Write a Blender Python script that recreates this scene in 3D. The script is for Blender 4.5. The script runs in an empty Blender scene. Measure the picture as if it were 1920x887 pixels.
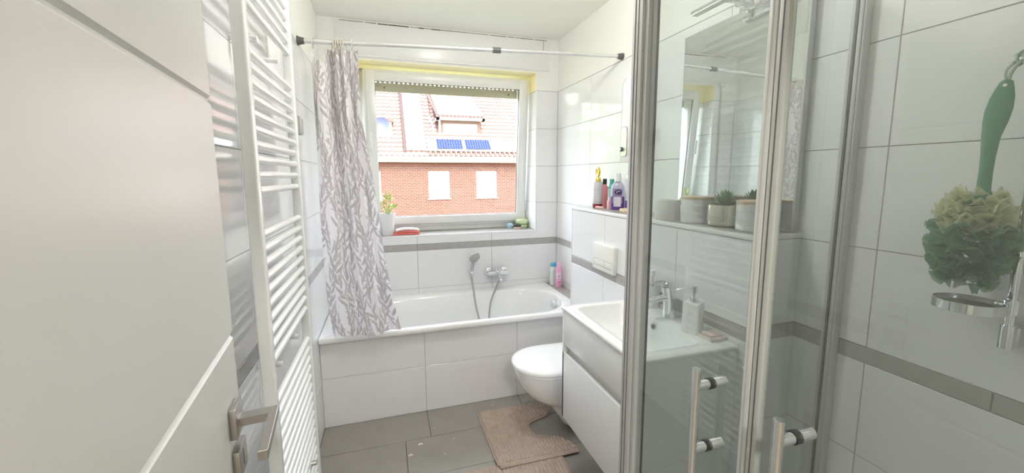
import bpy, bmesh, math, random
from mathutils import Vector, Matrix, noise
random.seed(7)
SC = bpy.context.scene
PI = math.pi

# ------------------------------------------------------------------ camera
W, H, YB = 1.7755, 2.55, -0.705            # room width, height, bath apron plane; window wall is y = 0
yaw, pitch, roll, FPX = 0.30085, 0.12608, -0.00377, 749.93
fw = Vector((math.sin(yaw)*math.cos(pitch), math.cos(yaw)*math.cos(pitch), -math.sin(pitch)))
rt = Vector((math.cos(yaw), -math.sin(yaw), 0)); up = rt.cross(fw)
r2 = math.cos(roll)*rt + math.sin(roll)*up; u2 = math.cos(roll)*up - math.sin(roll)*rt
cam = bpy.data.cameras.new('camera'); camo = bpy.data.objects.new('camera', cam); SC.collection.objects.link(camo)
M = Matrix((r2, u2, -fw)).transposed().to_4x4(); M.translation = Vector((0.4085, -3.11917, 1.47037)); camo.matrix_world = M
cam.sensor_width = 36; cam.lens = FPX/1920*36; cam.shift_y = -(443.5-424.82)/1920
cam.clip_start = 0.01; cam.clip_end = 300
SC.camera = camo

# ------------------------------------------------------------------ sky, sun, exposure
wd = bpy.data.worlds.new('world'); SC.world = wd; wd.use_nodes = True
nt = wd.node_tree; bg = nt.nodes['Background']
sky = nt.nodes.new('ShaderNodeTexSky'); sky.sky_type = 'NISHITA'; sky.sun_disc = False
sky.sun_elevation = math.radians(48); sky.sun_rotation = math.radians(155); sky.air_density = 1.0; sky.dust_density = 3.0
mixs = nt.nodes.new('ShaderNodeMixRGB'); mixs.inputs[0].default_value = 0.85; mixs.inputs[2].default_value = (1.0, 1.0, 1.0, 1)
nt.links.new(sky.outputs[0], mixs.inputs[1]); nt.links.new(mixs.outputs[0], bg.inputs[0]); bg.inputs[1].default_value = 2.0
sun = bpy.data.lights.new('sun', 'SUN'); sun.energy = 0.8; sun.angle = math.radians(1.0); sun.color = (1, .95, .87)
suno = bpy.data.objects.new('sun', sun); SC.collection.objects.link(suno)
suno.rotation_euler = Vector((0.42, -0.85, 1.0)).to_track_quat('Z', 'Y').to_euler()
por = bpy.data.lights.new('window_portal', 'AREA'); por.shape = 'RECTANGLE'; por.size = 1.36; por.size_y = 1.28; por.cycles.is_portal = True
poro = bpy.data.objects.new('window_portal', por); SC.collection.objects.link(poro); poro.location = (0.9, 0.345, 1.65)
poro.rotation_euler = (-PI/2, 0, 0)
hl = bpy.data.lights.new('hall_fill', 'AREA'); hl.shape = 'DISK'; hl.size = 0.35; hl.energy = 11; hl.color = (1, .96, .90)  # added fill light in the hall, brightens apron and vanity front
hlo = bpy.data.objects.new('hall_fill', hl); SC.collection.objects.link(hlo); hlo.location = (0.55, -4.1, 2.4)
SC.view_settings.view_transform = 'Standard'; SC.view_settings.look = 'None'; SC.view_settings.gamma = 1
SC.view_settings.use_curve_mapping = False; SC.view_settings.exposure = 1.88
SC.cycles.max_bounces = 16; SC.cycles.diffuse_bounces = 8; SC.cycles.glossy_bounces = 6; SC.cycles.transparent_max_bounces = 20
SC.cycles.sample_clamp_indirect = 8; SC.cycles.caustics_reflective = False; SC.cycles.caustics_refractive = False

# ------------------------------------------------------------------ materials
def mat(name, col, rough=0.5, metal=0.0, bump=None, var=0.0, vscale=6.0, coat=0.0, trans=0.0, sss=0.0, spec=None, ior=None):
    m = bpy.data.materials.new(name); m.use_nodes = True; t = m.node_tree; b = t.nodes['Principled BSDF']
    b.inputs['Base Color'].default_value = (*col, 1); b.inputs['Roughness'].default_value = rough; b.inputs['Metallic'].default_value = metal
    if coat: b.inputs['Coat Weight'].default_value = coat; b.inputs['Coat Roughness'].default_value = 0.05
    if trans: b.inputs['Transmission Weight'].default_value = trans
    if spec is not None: b.inputs['Specular IOR Level'].default_value = spec
    if ior: b.inputs['IOR'].default_value = ior
    tc = t.nodes.new('ShaderNodeTexCoord')
    n = t.nodes.new('ShaderNodeTexNoise'); n.inputs['Scale'].default_value = vscale; n.inputs['Detail'].default_value = 4
    t.links.new(tc.outputs['Object'], n.inputs['Vector'])
    if var:
        r = t.nodes.new('ShaderNodeMapRange'); r.inputs['To Min'].default_value = 1-var; r.inputs['To Max'].default_value = 1+var
        r.inputs['From Min'].default_value = .3; r.inputs['From Max'].default_value = .7
        t.links.new(n.outputs[0], r.inputs['Value'])
        v = t.nodes.new('ShaderNodeVectorMath'); v.operation = 'SCALE'; v.inputs[0].default_value = col
        t.links.new(r.outputs[0], v.inputs['Scale']); t.links.new(v.outputs[0], b.inputs['Base Color'])
    if bump:
        n2 = t.nodes.new('ShaderNodeTexNoise'); n2.inputs['Scale'].default_value = bump[1]; n2.inputs['Detail'].default_value = 3
        t.links.new(tc.outputs['Object'], n2.inputs['Vector'])
        bp = t.nodes.new('ShaderNodeBump'); bp.inputs['Strength'].default_value = bump[0]; bp.inputs['Distance'].default_value = bump[2]
        t.links.new(n2.outputs[0], bp.inputs['Height']); t.links.new(bp.outputs[0], b.inputs['Normal'])
    return m

def glass_mat(name, tint, gl=1.0, film_haze=0.0, ior=1.52):
    m = bpy.data.materials.new(name); m.use_nodes = True; t = m.node_tree; t.nodes.clear()
    o = t.nodes.new('ShaderNodeOutputMaterial'); mx = t.nodes.new('ShaderNodeMixShader'); tr = t.nodes.new('ShaderNodeBsdfTransparent')
    tr.inputs[0].default_value = (*tint, 1); g = t.nodes.new('ShaderNodeBsdfGlossy'); g.inputs['Roughness'].default_value = 0.01
    g.inputs[0].default_value = (gl, gl, gl, 1)
    fr = t.nodes.new('ShaderNodeFresnel'); fr.inputs[0].default_value = ior
    ge = t.nodes.new('ShaderNodeNewGeometry'); sb_ = t.nodes.new('ShaderNodeMath'); sb_.operation = 'SUBTRACT'; sb_.inputs[0].default_value = 1; t.links.new(ge.outputs['Backfacing'], sb_.inputs[1])
    ml = t.nodes.new('ShaderNodeMath'); ml.operation = 'MULTIPLY'; t.links.new(fr.outputs[0], ml.inputs[0]); t.links.new(sb_.outputs[0], ml.inputs[1])
    t.links.new(ml.outputs[0], mx.inputs[0]); t.links.new(tr.outputs[0], mx.inputs[1]); t.links.new(g.outputs[0], mx.inputs[2])
    if film_haze:   # thin lime coat plus painted reflective haze, lifting the dim glass
        df = t.nodes.new('ShaderNodeBsdfDiffuse'); df.inputs[0].default_value = (.8, .82, .8, 1); m3 = t.nodes.new('ShaderNodeMixShader'); m3.inputs[0].default_value = film_haze
        t.links.new(mx.outputs[0], m3.inputs[1]); t.links.new(df.outputs[0], m3.inputs[2]); t.links.new(m3.outputs[0], o.inputs[0])
    else: t.links.new(mx.outputs[0], o.inputs[0])
    return m

TILE = mat('white_tile', (.80, .80, .81), .07, bump=(.10, 9, .0012))
GROUT = mat('grout', (.42, .42, .41), .9, bump=(.3, 400, .001))
BAND = mat('grey_band_tile', (.40, .385, .37), .25, var=.05, vscale=30)
FLOORT = mat('floor_tile', (.285, .27, .25), .36, var=.05, vscale=9, bump=(.05, 220, .0004))
FGROUT = mat('floor_grout', (.10, .10, .10), .9)
SLAB = mat('grey_ledge_tile', (.42, .40, .38), .25, var=.04, vscale=20)
PAINT = mat('wall_paint', (.84, .83, .79), .75, bump=(.12, 160, .0008))
CEIL = mat('ceiling_paint', (.87, .86, .80), .8, bump=(.1, 120, .0008))
YEL = mat('pale_yellow_paint', (.97, .88, .56), .7)
PVC = mat('white_pvc', (.80, .80, .79), .28)
TRIMW = mat('white_edge_trim', (.82, .82, .82), .3)
ENAMEL = mat('bath_enamel', (.85, .855, .86), .10, coat=.3)
CERAM = mat('ceramic', (.84, .845, .85), .06, coat=.4)
DOORM = mat('door_lacquer', (.64, .635, .61), .33, bump=(.04, 60, .0005))
RAD = mat('radiator_enamel', (.80, .81, .805), .16)
LACQ = mat('white_lacquer', (.78, .785, .80), .28)
CARC = mat('cabinet_recess', (.62, .61, .57), .5)
STEEL = mat('brushed_steel', (.47, .45, .43), .36, 1.0, bump=(.15, 300, .0003))
CHROME = mat('chrome', (.80, .81, .83), .06, 1.0)
ALU = mat('matt_aluminium', (.50, .50, .50), .5, .1)
SEAL = mat('clear_seal', (.46, .47, .44), .5)
PROF = mat('pale_magnet_profile', (.60, .60, .58), .5)
RUBBER = mat('black_rubber', (.03, .03, .03), .5)
DARKP = mat('dark_grey_plastic', (.10, .10, .10), .45)
MIRROR = mat('mirror_silver', (.90, .92, .91), .0, 1.0)
SGLASS = glass_mat('shower_glass', (.88, .90, .892), film_haze=.028, ior=1.75)
WGLASS = glass_mat('window_glass', (.97, .98, .975))
BEIGE = mat('beige_aluminium', (.56, .52, .40), .45)
ROD = mat('rod_white_metal', (.72, .72, .72), .22, .6)
PLATE = mat('ivory_plastic', (.80, .79, .74), .3)
HOSE = mat('hose_metal', (.42, .40, .38), .3, .9)

def curtain_mat():
    m = bpy.data.materials.new('leaf_print_fabric'); m.use_nodes = True; t = m.node_tree; b = t.nodes['Principled BSDF']; L = t.links.new; N = t.nodes.new
    at = N('ShaderNodeAttribute'); at.attribute_name = 'leaf_print'
    cm = N('ShaderNodeMixRGB'); L(at.outputs['Fac'], cm.inputs[0]); cm.inputs[1].default_value = (.87, .85, .87, 1); cm.inputs[2].default_value = (.50, .455, .465, 1)
    L(cm.outputs[0], b.inputs['Base Color']); b.inputs['Roughness'].default_value = .7
    tr = N('ShaderNodeBsdfTranslucent'); L(cm.outputs[0], tr.inputs[0])
    ms = N('ShaderNodeMixShader'); ms.inputs[0].default_value = .28
    L(b.outputs[0], ms.inputs[1]); L(tr.outputs[0], ms.inputs[2]); L(ms.outputs[0], t.nodes['Material Output'].inputs[0])
    return m
CURT = curtain_mat()

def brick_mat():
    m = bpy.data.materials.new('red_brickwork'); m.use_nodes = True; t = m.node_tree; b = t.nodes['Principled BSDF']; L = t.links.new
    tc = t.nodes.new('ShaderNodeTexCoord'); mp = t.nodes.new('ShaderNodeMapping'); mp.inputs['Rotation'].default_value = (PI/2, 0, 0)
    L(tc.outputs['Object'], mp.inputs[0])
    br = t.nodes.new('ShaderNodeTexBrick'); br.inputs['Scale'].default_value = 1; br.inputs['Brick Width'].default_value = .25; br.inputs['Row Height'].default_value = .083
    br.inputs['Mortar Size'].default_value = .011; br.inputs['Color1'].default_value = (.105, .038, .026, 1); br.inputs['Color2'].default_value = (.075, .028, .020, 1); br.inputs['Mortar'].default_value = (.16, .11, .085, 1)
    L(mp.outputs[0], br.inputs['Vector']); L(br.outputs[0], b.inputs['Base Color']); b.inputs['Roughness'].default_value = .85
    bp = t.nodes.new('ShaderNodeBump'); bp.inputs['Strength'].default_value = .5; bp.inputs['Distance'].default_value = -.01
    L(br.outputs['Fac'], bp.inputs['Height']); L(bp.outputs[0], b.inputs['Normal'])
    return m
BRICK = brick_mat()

# ------------------------------------------------------------------ builders
WM = {}
def wmat(o):
    return WM.get(o.name, Matrix.Identity(4)) if o else Matrix.Identity(4)
def tagit(o, label=None, cat=None, group=None, kind=None):
    if label: o['label'] = label
    if cat: o['category'] = cat
    if group: o['group'] = group
    if kind: o['kind'] = kind
    return o
def empty(name, loc, label=None, cat=None, group=None, kind=None):
    o = bpy.data.objects.new(name, None); o.empty_display_size = .05; SC.collection.objects.link(o); o.location = loc
    WM[o.name] = Matrix.Translation(loc)
    return tagit(o, label, cat, group, kind)
def obj(name, bm, m, parent=None, label=None, cat=None, group=None, kind=None, smooth=True, ang=35, uvname=None):
    """link a bmesh given in world coordinates as one object"""
    me = bpy.data.meshes.new(name)
    if parent is not None:
        inv = wmat(parent).inverted(); origin = None
    else:
        xs = [v.co for v in bm.verts]
        lo = Vector((min(c.x for c in xs), min(c.y for c in xs), min(c.z for c in xs))); hi = Vector((max(c.x for c in xs), max(c.y for c in xs), max(c.z for c in xs)))
        origin = Vector(((lo.x+hi.x)/2, (lo.y+hi.y)/2, lo.z)); inv = Matrix.Translation(-origin)
    bmesh.ops.transform(bm, matrix=inv, verts=bm.verts)
    bm.normal_update(); bm.to_mesh(me); bm.free()
    if smooth:
        for p in me.polygons: p.use_smooth = True
        me.set_sharp_from_angle(angle=math.radians(ang))
    me.materials.append(m)
    o = bpy.data.objects.new(name, me); SC.collection.objects.link(o)
    if parent is not None: o.parent = parent; WM[o.name] = wmat(parent).copy()
    else: o.location = origin; WM[o.name] = Matrix.Translation(origin)
    return tagit(o, label, cat, group, kind)
def nb(): return bmesh.new()
def join(*bms):
    b = bms[0]
    for o in bms[1:]:
        me = bpy.data.meshes.new('tmp'); o.to_mesh(me); o.free(); b.from_mesh(me); bpy.data.meshes.remove(me)
    return b
def bx(lo, hi, bev=0.0, seg=2):
    b = bmesh.new(); bmesh.ops.create_cube(b, size=1)
    c = [(lo[i]+hi[i])/2 for i in range(3)]; s = [abs(hi[i]-lo[i]) for i in range(3)]
    for v in b.verts: v.co = Vector((c[i]+v.co[i]*s[i] for i in range(3)))
    if bev: bmesh.ops.bevel(b, geom=b.edges[:], offset=min(bev, min(s)*.49 if bev == .0065 else min(s)*.45), segments=seg, affect='EDGES', profile=.5)
    return b
def cyl(a, b_, r, r2=None, n=24, bev=0.0):
    a, b_ = Vector(a), Vector(b_); d = b_-a; m = bmesh.new()
    bmesh.ops.create_cone(m, cap_ends=True, segments=n, radius1=r, radius2=r if r2 is None else r2, depth=d.length)
    if bev:
        ed = [e for e in m.edges if any(len(f.verts) > 4 for f in e.link_faces)]
        bmesh.ops.bevel(m, geom=ed, offset=bev, segments=2, affect='EDGES')
    q = d.to_track_quat('Z', 'Y').to_matrix().to_4x4(); q.translation = (a+b_)/2
    bmesh.ops.transform(m, matrix=q, verts=m.verts); return m
def lathe(prof, c, n=32, axis='Z', sx=1, sy=1):
    """prof: list of (r, z) bottom to top"""
    m = bmesh.new(); rings = []
    for r, z in prof:
        if r < 1e-5: rings.append([m.verts.new((0, 0, z))])
        else: rings.append([m.verts.new((r*math.cos(2*PI*k/n)*sx, r*math.sin(2*PI*k/n)*sy, z)) for k in range(n)])
    for A, B in zip(rings, rings[1:]):
        for k in range(n):
            k2 = (k+1) % n
            if len(A) == 1 and len(B) == 1: continue
            if len(A) == 1: m.faces.new((A[0], B[k2], B[k])) if False else m.faces.new((A[0], B[k], B[k2]))
            elif len(B) == 1: m.faces.new((A[k], A[k2], B[0]))
            else: m.faces.new((A[k], A[k2], B[k2], B[k]))
    bmesh.ops.recalc_face_normals(m, faces=m.faces)
    if axis == 'Y': bmesh.ops.rotate(m, cent=(0, 0, 0), matrix=Matrix.Rotation(PI/2, 3, 'X'), verts=m.verts)
    if axis == 'X': bmesh.ops.rotate(m, cent=(0, 0, 0), matrix=Matrix.Rotation(PI/2, 3, 'Y'), verts=m.verts)
    bmesh.ops.translate(m, vec=c, verts=m.verts); return m
def tube(pts, r, n=10, closed=False, cap=True, flat=1.0):
    pts = [Vector(p) for p in pts]; m = bmesh.new(); rings = []; N = len(pts); up_ = None
    for i, p in enumerate(pts):
        if closed: t = (pts[(i+1) % N]-pts[i-1]).normalized()
        else: t = (pts[min(i+1, N-1)]-pts[max(i-1, 0)]).normalized()
        if up_ is None: up_ = t.orthogonal().normalized()
        up_ = (up_-t*up_.dot(t)).normalized(); sd = t.cross(up_); rr = r[i] if isinstance(r, (list, tuple)) else r
        rings.append([m.verts.new(p+up_*rr*math.cos(2*PI*k/n)+sd*rr*flat*math.sin(2*PI*k/n)) for k in range(n)])
    for i in range(N if closed else N-1):
        A, B = rings[i], rings[(i+1) % N]
        for k in range(n): m.faces.new((A[k], A[(k+1) % n], B[(k+1) % n], B[k]))
    if cap and not closed:
        m.faces.new(rings[0][::-1]); m.faces.new(rings[-1])
    bmesh.ops.recalc_face_normals(m, faces=m.faces); return m
def loft(loops, cap0=True, cap1=True):
    m = bmesh.new(); R = [[m.verts.new(p) for p in l] for l in loops]; n = len(R[0])
    for A, B in zip(R, R[1:]):
        for k in range(n): m.faces.new((A[k], A[(k+1) % n], B[(k+1) % n], B[k]))
    if cap0: m.faces.new(R[0][::-1])
    if cap1: m.faces.new(R[-1])
    bmesh.ops.recalc_face_normals(m, faces=m.faces); return m
def spl(pts, n=8):
    """smooth path through points"""
    P = [Vector(p) for p in pts]; out = []
    for i in range(len(P)-1):
        p0, p1, p2, p3 = P[max(i-1, 0)], P[i], P[i+1], P[min(i+2, len(P)-1)]
        for k in range(n):
            t = k/n; out.append(.5*((2*p1)+(p2-p0)*t+(2*p0-5*p1+4*p2-p3)*t*t+(-p0+3*p1-3*p2+p3)*t**3))
    out.append(P[-1]); return out
def lerp_tab(tab, x):
    if x <= tab[0][0]: return tab[0][1]
    for (a, va), (b, vb) in zip(tab, tab[1:]):
        if x <= b: return va+(vb-va)*(x-a)/(b-a)
    return tab[-1][1]

# ------------------------------------------------------------------ tiles
TM = {}
def tile_mesh(poly_key, cells, th, m, ch=.0012):
    if poly_key in TM: return TM[poly_key]
    b = bmesh.new(); vs = {}
    def V(x, y):
        k = (round(x, 4), round(y, 4))
        if k not in vs: vs[k] = b.verts.new((k[0], k[1], 0))
        return vs[k]
    for (x0, y0, x1, y1) in cells: b.faces.new((V(x0, y0), V(x1, y0), V(x1, y1), V(x0, y1)))
    if len(cells) > 1: bmesh.ops.dissolve_limit(b, angle_limit=.01, verts=b.verts, edges=b.edges)
    r = bmesh.ops.extrude_face_region(b, geom=b.faces[:])
    top = [e for e in r['geom'] if isinstance(e, bmesh.types.BMVert)]
    for v in top: v.co.z = th
    bmesh.ops.recalc_face_normals(b, faces=b.faces)
    te = [e for e in b.edges if all(abs(v.co.z-th) < 1e-6 for v in e.verts)]
    bmesh.ops.bevel(b, geom=te, offset=ch, segments=1, affect='EDGES')
    me = bpy.data.meshes.new('tile'); b.to_mesh(me); b.free(); me.materials.append(m); TM[poly_key] = me; return me
def tiling(parent, O, U, V, us, vs, m, holes=(), gap=.0025, th=.004, name='tile', proud=0.0):
    """tiles over a wall plane. O origin on the finished face, U,V in-plane axes, normal = U x V points to the room"""
    O, U, V = Vector(O), Vector(U), Vector(V); Nn = U.cross(V)
    for v0, v1 in zip(vs, vs[1:]):
        row = us(v0) if callable(us) else us
        for u0, u1 in zip(row, row[1:]):
            a0, b0, a1, b1 = u0+gap/2, v0+gap/2, u1-gap/2, v1-gap/2
            if a1-a0 < .008 or b1-b0 < .008: continue
            cells = [(a0, b0, a1, b1)]
            for (h0, k0, h1, k1) in holes:
                out = []
                for (x0, y0, x1, y1) in cells:
                    if h0 >= x1 or h1 <= x0 or k0 >= y1 or k1 <= y0: out.append((x0, y0, x1, y1)); continue
                    xs = sorted({x0, x1, *[h for h in (h0, h1) if x0 < h < x1]}); ys = sorted({y0, y1, *[k for k in (k0, k1) if y0 < k < y1]})
                    for xa, xb in zip(xs, xs[1:]):
                        for ya, yb in zip(ys, ys[1:]):
                            if not (h0 <= (xa+xb)/2 <= h1 and k0 <= (ya+yb)/2 <= k1): out.append((xa, ya, xb, yb))
                cells = out
            if not cells: continue
            ox, oy = min(c[0] for c in cells), min(c[1] for c in cells)
            loc = [(round(c[0]-ox, 4), round(c[1]-oy, 4), round(c[2]-ox, 4), round(c[3]-oy, 4)) for c in cells]
            if max(c[2] for c in loc) < .012 or max(c[3] for c in loc) < .012: continue
            me = tile_mesh((m.name, th, tuple(loc)), loc, th, m)
            o = bpy.data.objects.new(name, me); SC.collection.objects.link(o); o.parent = parent
            R = Matrix((U, V, Nn)).transposed().to_4x4(); R.translation = O+U*ox+V*oy-Nn*(th-proud)
            o.matrix_local = wmat(parent).inverted() @ R; WM[o.name] = R
ROWS_LO = [0, .30, .60, .90]; ROWS_HI = [.95, 1.25, 1.55, 1.85, 2.15]; T = .004

# ------------------------------------------------------------------ room shell
OX0, OX1, OZ0, OZ1 = .235, 1.583, 1.02, 2.288         # window opening
wb = nb(); th_w = .34                                   # window wall, four blocks round the opening
wb = join(bx((-.2, T, -.1), (OX0, th_w, 2.75)), bx((OX1, T, -.1), (W+.2, th_w, 2.75)), bx((OX0, T, -.1), (OX1, th_w, OZ0-.012)), bx((OX0, T, OZ1), (OX1, th_w, 2.75)))
wall_back = obj('wall_window', wb, GROUT, kind='structure', smooth=False)
us = [0, .612, 1.202, W]
tiling(wall_back, (0, 0, 0), (1, 0, 0), (0, 0, 1), us, ROWS_LO, TILE)
tiling(wall_back, (0, 0, 0), (1, 0, 0), (0, 0, 1), us, ROWS_HI, TILE, holes=[(OX0, OZ0, OX1, OZ1)])
tiling(wall_back, (0, 0, 0), (1, 0, 0), (0, 0, 1), us, [.90, .95], BAND, name='band_tile')
# plaster above the tiles
obj('plaster', join(bx((0, 0, 2.152), (OX0, T+.001, H)), bx((OX1, 0, 2.152), (W, T+.001, H)), bx((OX0, 0, OZ1), (OX1, T+.001, H))), PAINT, wall_back, smooth=False)
# reveals of the window
obj('reveal', join(bx((OX0, .001, OZ1-.004), (OX1, .24, OZ1+.002)), bx((OX1-.004, .001, 2.152), (OX1+.002, .24, OZ1)), bx((OX0-.002, .001, 2.152), (OX0+.004, .24, OZ1))), YEL, wall_back, smooth=False)
tiling(wall_back, (OX1-.004, 0, 0), (0, 1, 0), (0, 0, 1), [.004, .26], [OZ0, 1.25, 1.55, 1.85, 2.15], TILE) if False else None
tiling(wall_back, (OX1, 0.26, 0), (0, -1, 0), (0, 0, 1), [0, .258], [OZ0, 1.25, 1.55, 1.85, 2.15], TILE, proud=.004)
tiling(wall_back, (OX0, 0, 0), (0, 1, 0), (0, 0, 1), [.002, .26], [OZ0, 1.25, 1.55, 1.85, 2.15], TILE, proud=.004)
obj('sill_slab', bx((OX0, .001, OZ0-.012), (OX1, .26, OZ0), .002), SLAB, wall_back)
obj('sill_edge_trim', join(bx((OX0-.004, -.003, OZ0-.013), (OX1+.006, .003, OZ0+.001), .001), bx((OX1-.003, -.003, OZ0), (OX1+.006, .003, 2.15), .001)), TRIMW, wall_back)

# right wall
wr = obj('wall_right', bx((W+T, -3.4, -.1), (W+.2, .0, 2.75)), GROUT, kind='structure', smooth=False)
ur = [0, .566, 1.156, 1.742, 2.332, 2.93, 3.20]; ur_r = [3.20-u for u in ur[::-1]]
OR = (W, -3.20, 0)
tiling(wr, OR, (0, 1, 0), (0, 0, 1), ur_r, ROWS_LO, TILE) if False else None
# normal must point to -x : U = -y , V = z gives U x V = (-1,0,0)
tiling(wr, (W, 0, 0), (0, -1, 0), (0, 0, 1), ur, ROWS_LO, TILE)
tiling(wr, (W, 0, 0), (0, -1, 0), (0, 0, 1), ur, ROWS_HI, TILE)
tiling(wr, (W, 0, 0), (0, -1, 0), (0, 0, 1), [0, .32, .92, 1.52, 2.105, 2.60, 3.2], [.90, .95], BAND, name='band_tile')
obj('plaster', bx((W, -3.4, 2.152), (W+T+.001, 0, H)), PAINT, wr, smooth=False)
# left wall
wl = obj('wall_left', bx((-.2, -3.4, -.1), (-T, 0, 2.75)), GROUT, kind='structure', smooth=False)
ul = [.20, .27, .86, 1.44, 2.04, 2.63, 3.20]
ul = [0, .59, 1.18, 1.65, 2.24, 2.83, 3.20]
# U = +y , V = z gives U x V = (+1,0,0)
yl = [-3.20, -2.93, -2.34, -1.75, -1.16, -.57, 0]
tiling(wl, (0, 0, 0), (0, 1, 0), (0, 0, 1), yl, ROWS_LO, TILE)
tiling(wl, (0, 0, 0), (0, 1, 0), (0, 0, 1), yl, ROWS_HI, TILE)
tiling(wl, (0, 0, 0), (0, 1, 0), (0, 0, 1), yl, [.90, .95], BAND, name='band_tile')
obj('plaster', bx((-T-.001, -3.4, 2.152), (0, 0, H)), PAINT, wl, smooth=False)
# floor
fl = obj('floor', bx((-.2, -3.4, -.12), (W+.2, 0, -T)), FGROUT, kind='structure', smooth=False)
rowsf = [-3.2, -3.065, -2.765, -2.465, -2.165, -1.865, -1.565, -1.265, -.967, -.667, -.367, 0]
def fus(v0):
    k = rowsf.index(v0); s = {0: .59, 1: .45}[k % 2 == 1] if False else (.59 if (len(rowsf)-k) % 2 == 0 else .45)
    if abs(v0+.967) < .001: s = .59
    return [0]+[x for x in [s-.6, s, s+.6, s+1.2] if .02 < x < W-.02]+[W]
fj = {}
for i, v in enumerate(rowsf): fj[v] = [0]+[x for x in [(.59 if i % 2 == 0 else .45)+.6*k for k in (-1, 0, 1, 2)] if .02 < x < W-.02]+[W]
tiling(fl, (0, 0, 0), (1, 0, 0), (0, 1, 0), lambda v: fj[v], rowsf, FLOORT, name='floor_tile', gap=.003)
# ceiling
obj('ceiling', bx((-.2, -3.4, H), (W+.2, .1, H+.2)), CEIL, kind='structure', smooth=False)
# wall with the doorway behind the camera, and a bit of hall
obj('wall_door', join(bx((0, -3.34, 0), (.20, -3.20, H)), bx((1.0, -3.34, 0), (W, -3.20, H)), bx((.20, -3.34, 2.03), (1.0, -3.20, H))), PAINT, kind='structure', smooth=False)
obj('wall_hall', join(bx((-.9, -5.5, -.1), (-.8, -3.34, H+.1)), bx((W+.2, -5.5, -.1), (W+.3, -3.34, H+.1)), bx((-.9, -5.6, -.1), (W+.3, -5.5, H+.1)), bx((-.9, -3.42, -.1), (-.2, -3.34, H+.1))), PAINT, kind='structure', smooth=False)
obj('floor_hall', bx((-.9, -5.5, -.12), (W+.3, -3.4, -.001)), mat('hall_floor', (.33, .27, .2), .5, var=.1), kind='structure', smooth=False)
obj('ceiling_hall', bx((-.9, -5.5, H), (W+.3, -3.4, H+.2)), CEIL, kind='structure', smooth=False)
lamp_ = empty('fill_lamp', (.85, -1.65, 2.47), 'added round white fill lamp above the view, brightening the room', 'lamp')  # added glowing globe out of view, lifts the room light
obj('fill_lamp_base', cyl((.85, -1.65, 2.515), (.85, -1.65, H-.0005), .07, None, 40, .003), PVC, lamp_)
FILLGLOW = bpy.data.materials.new('fill_lamp_glow'); FILLGLOW.use_nodes = True; tn = FILLGLOW.node_tree; tn.nodes.clear()
em_ = tn.nodes.new('ShaderNodeEmission'); em_.inputs[0].default_value = (1, .985, .95, 1); em_.inputs[1].default_value = 24
on_ = tn.nodes.new('ShaderNodeOutputMaterial'); tn.links.new(em_.outputs[0], on_.inputs[0])
obj('fill_lamp_globe', lathe([(0, 2.36), (.04, 2.366), (.075, 2.388), (.095, 2.425), (.095, 2.455), (.08, 2.49), (.055, 2.515), (0, 2.515)], (.85, -1.65, 0), 32), FILLGLOW, lamp_)
# roller shutter box panel in the wall above the window
tp = empty('trim_1', (.9, 0, 2.3), kind='structure')
tagit(tp, 'flat white shutter box cover over the window with a dark crack along the ceiling')
obj('cover_board', bx((.105, -.008, 2.306), (1.69, -.0005, 2.535), .001), PVC, tp)
obj('raised_edge', join(bx((.105, -.011, 2.303), (1.69, -.0075, 2.318), .001)), PVC, tp)
cb = nb(); random.seed(3); x = .14
while x < 1.66:
    L_ = random.uniform(.02, .12); g_ = random.uniform(.001, .003)*(2 if .3 < x < .8 else 1)
    cb = join(cb, bx((x, -.0092, 2.5355-g_), (min(x+L_, 1.67), -.0078, 2.5365))); x += L_+random.choice([0, .002, .01])
cb = join(cb, bx((1.640, -.0092, 2.44), (1.6425, -.0078, 2.535)))
obj('crack', cb, mat('crack_brown', (.09, .06, .04), .9), tp, smooth=False)  # dark brown strips along the crack line

# ------------------------------------------------------------------ boxed-in wall ledge with the cistern
BX0, BYN, BYF, BZ = 1.56, -2.105, -.74, 1.27
wlg = obj('wall_ledge', bx((BX0+T, BYN+T, 0), (W, BYF-T, BZ-.02)), GROUT, kind='structure', smooth=False)
ub = [0, 1.156+BYF, 1.742+BYF, -BYN+BYF]
for a, b_ in (((0, .30), (.30, .60)), ((.60, .90), (0, 0))): pass
tiling(wlg, (BX0, BYF, 0), (0, -1, 0), (0, 0, 1), ub, ROWS_LO, TILE)
tiling(wlg, (BX0, BYF, 0), (0, -1, 0), (0, 0, 1), ub, [.95, BZ-.018], TILE)
tiling(wlg, (BX0, BYF, 0), (0, -1, 0), (0, 0, 1), [0, .28, .78, 1.08, 1.365], [.90, .95], BAND, name='band_tile')
wbx = W-BX0
tiling(wlg, (BX0, BYN, 0), (1, 0, 0), (0, 0, 1), [0.0, wbx], ROWS_LO, TILE)
tiling(wlg, (BX0, BYN, 0), (1, 0, 0), (0, 0, 1), [0.0, wbx], [.95, BZ-.018], TILE)
tiling(wlg, (BX0, BYN, 0), (1, 0, 0), (0, 0, 1), [0.0, .16, wbx], [.90, .95], BAND, name='band_tile')
tiling(wlg, (W, BYF, 0), (-1, 0, 0), (0, 0, 1), [0.0, wbx], [.60, .90], TILE)
tiling(wlg, (W, BYF, 0), (-1, 0, 0), (0, 0, 1), [0.0, wbx], [.95, BZ-.018], TILE)
tiling(wlg, (W, BYF, 0), (-1, 0, 0), (0, 0, 1), [0.0, wbx], [.90, .95], BAND, name='band_tile')
for i, (a, b_) in enumerate(((BYN, -1.742), (-1.742, -1.156), (-1.156, BYF))):
    obj('ledge_slab', bx((BX0+.003, a+.001, BZ-.014), (W, b_-.001, BZ), .001), SLAB, wlg)
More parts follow.
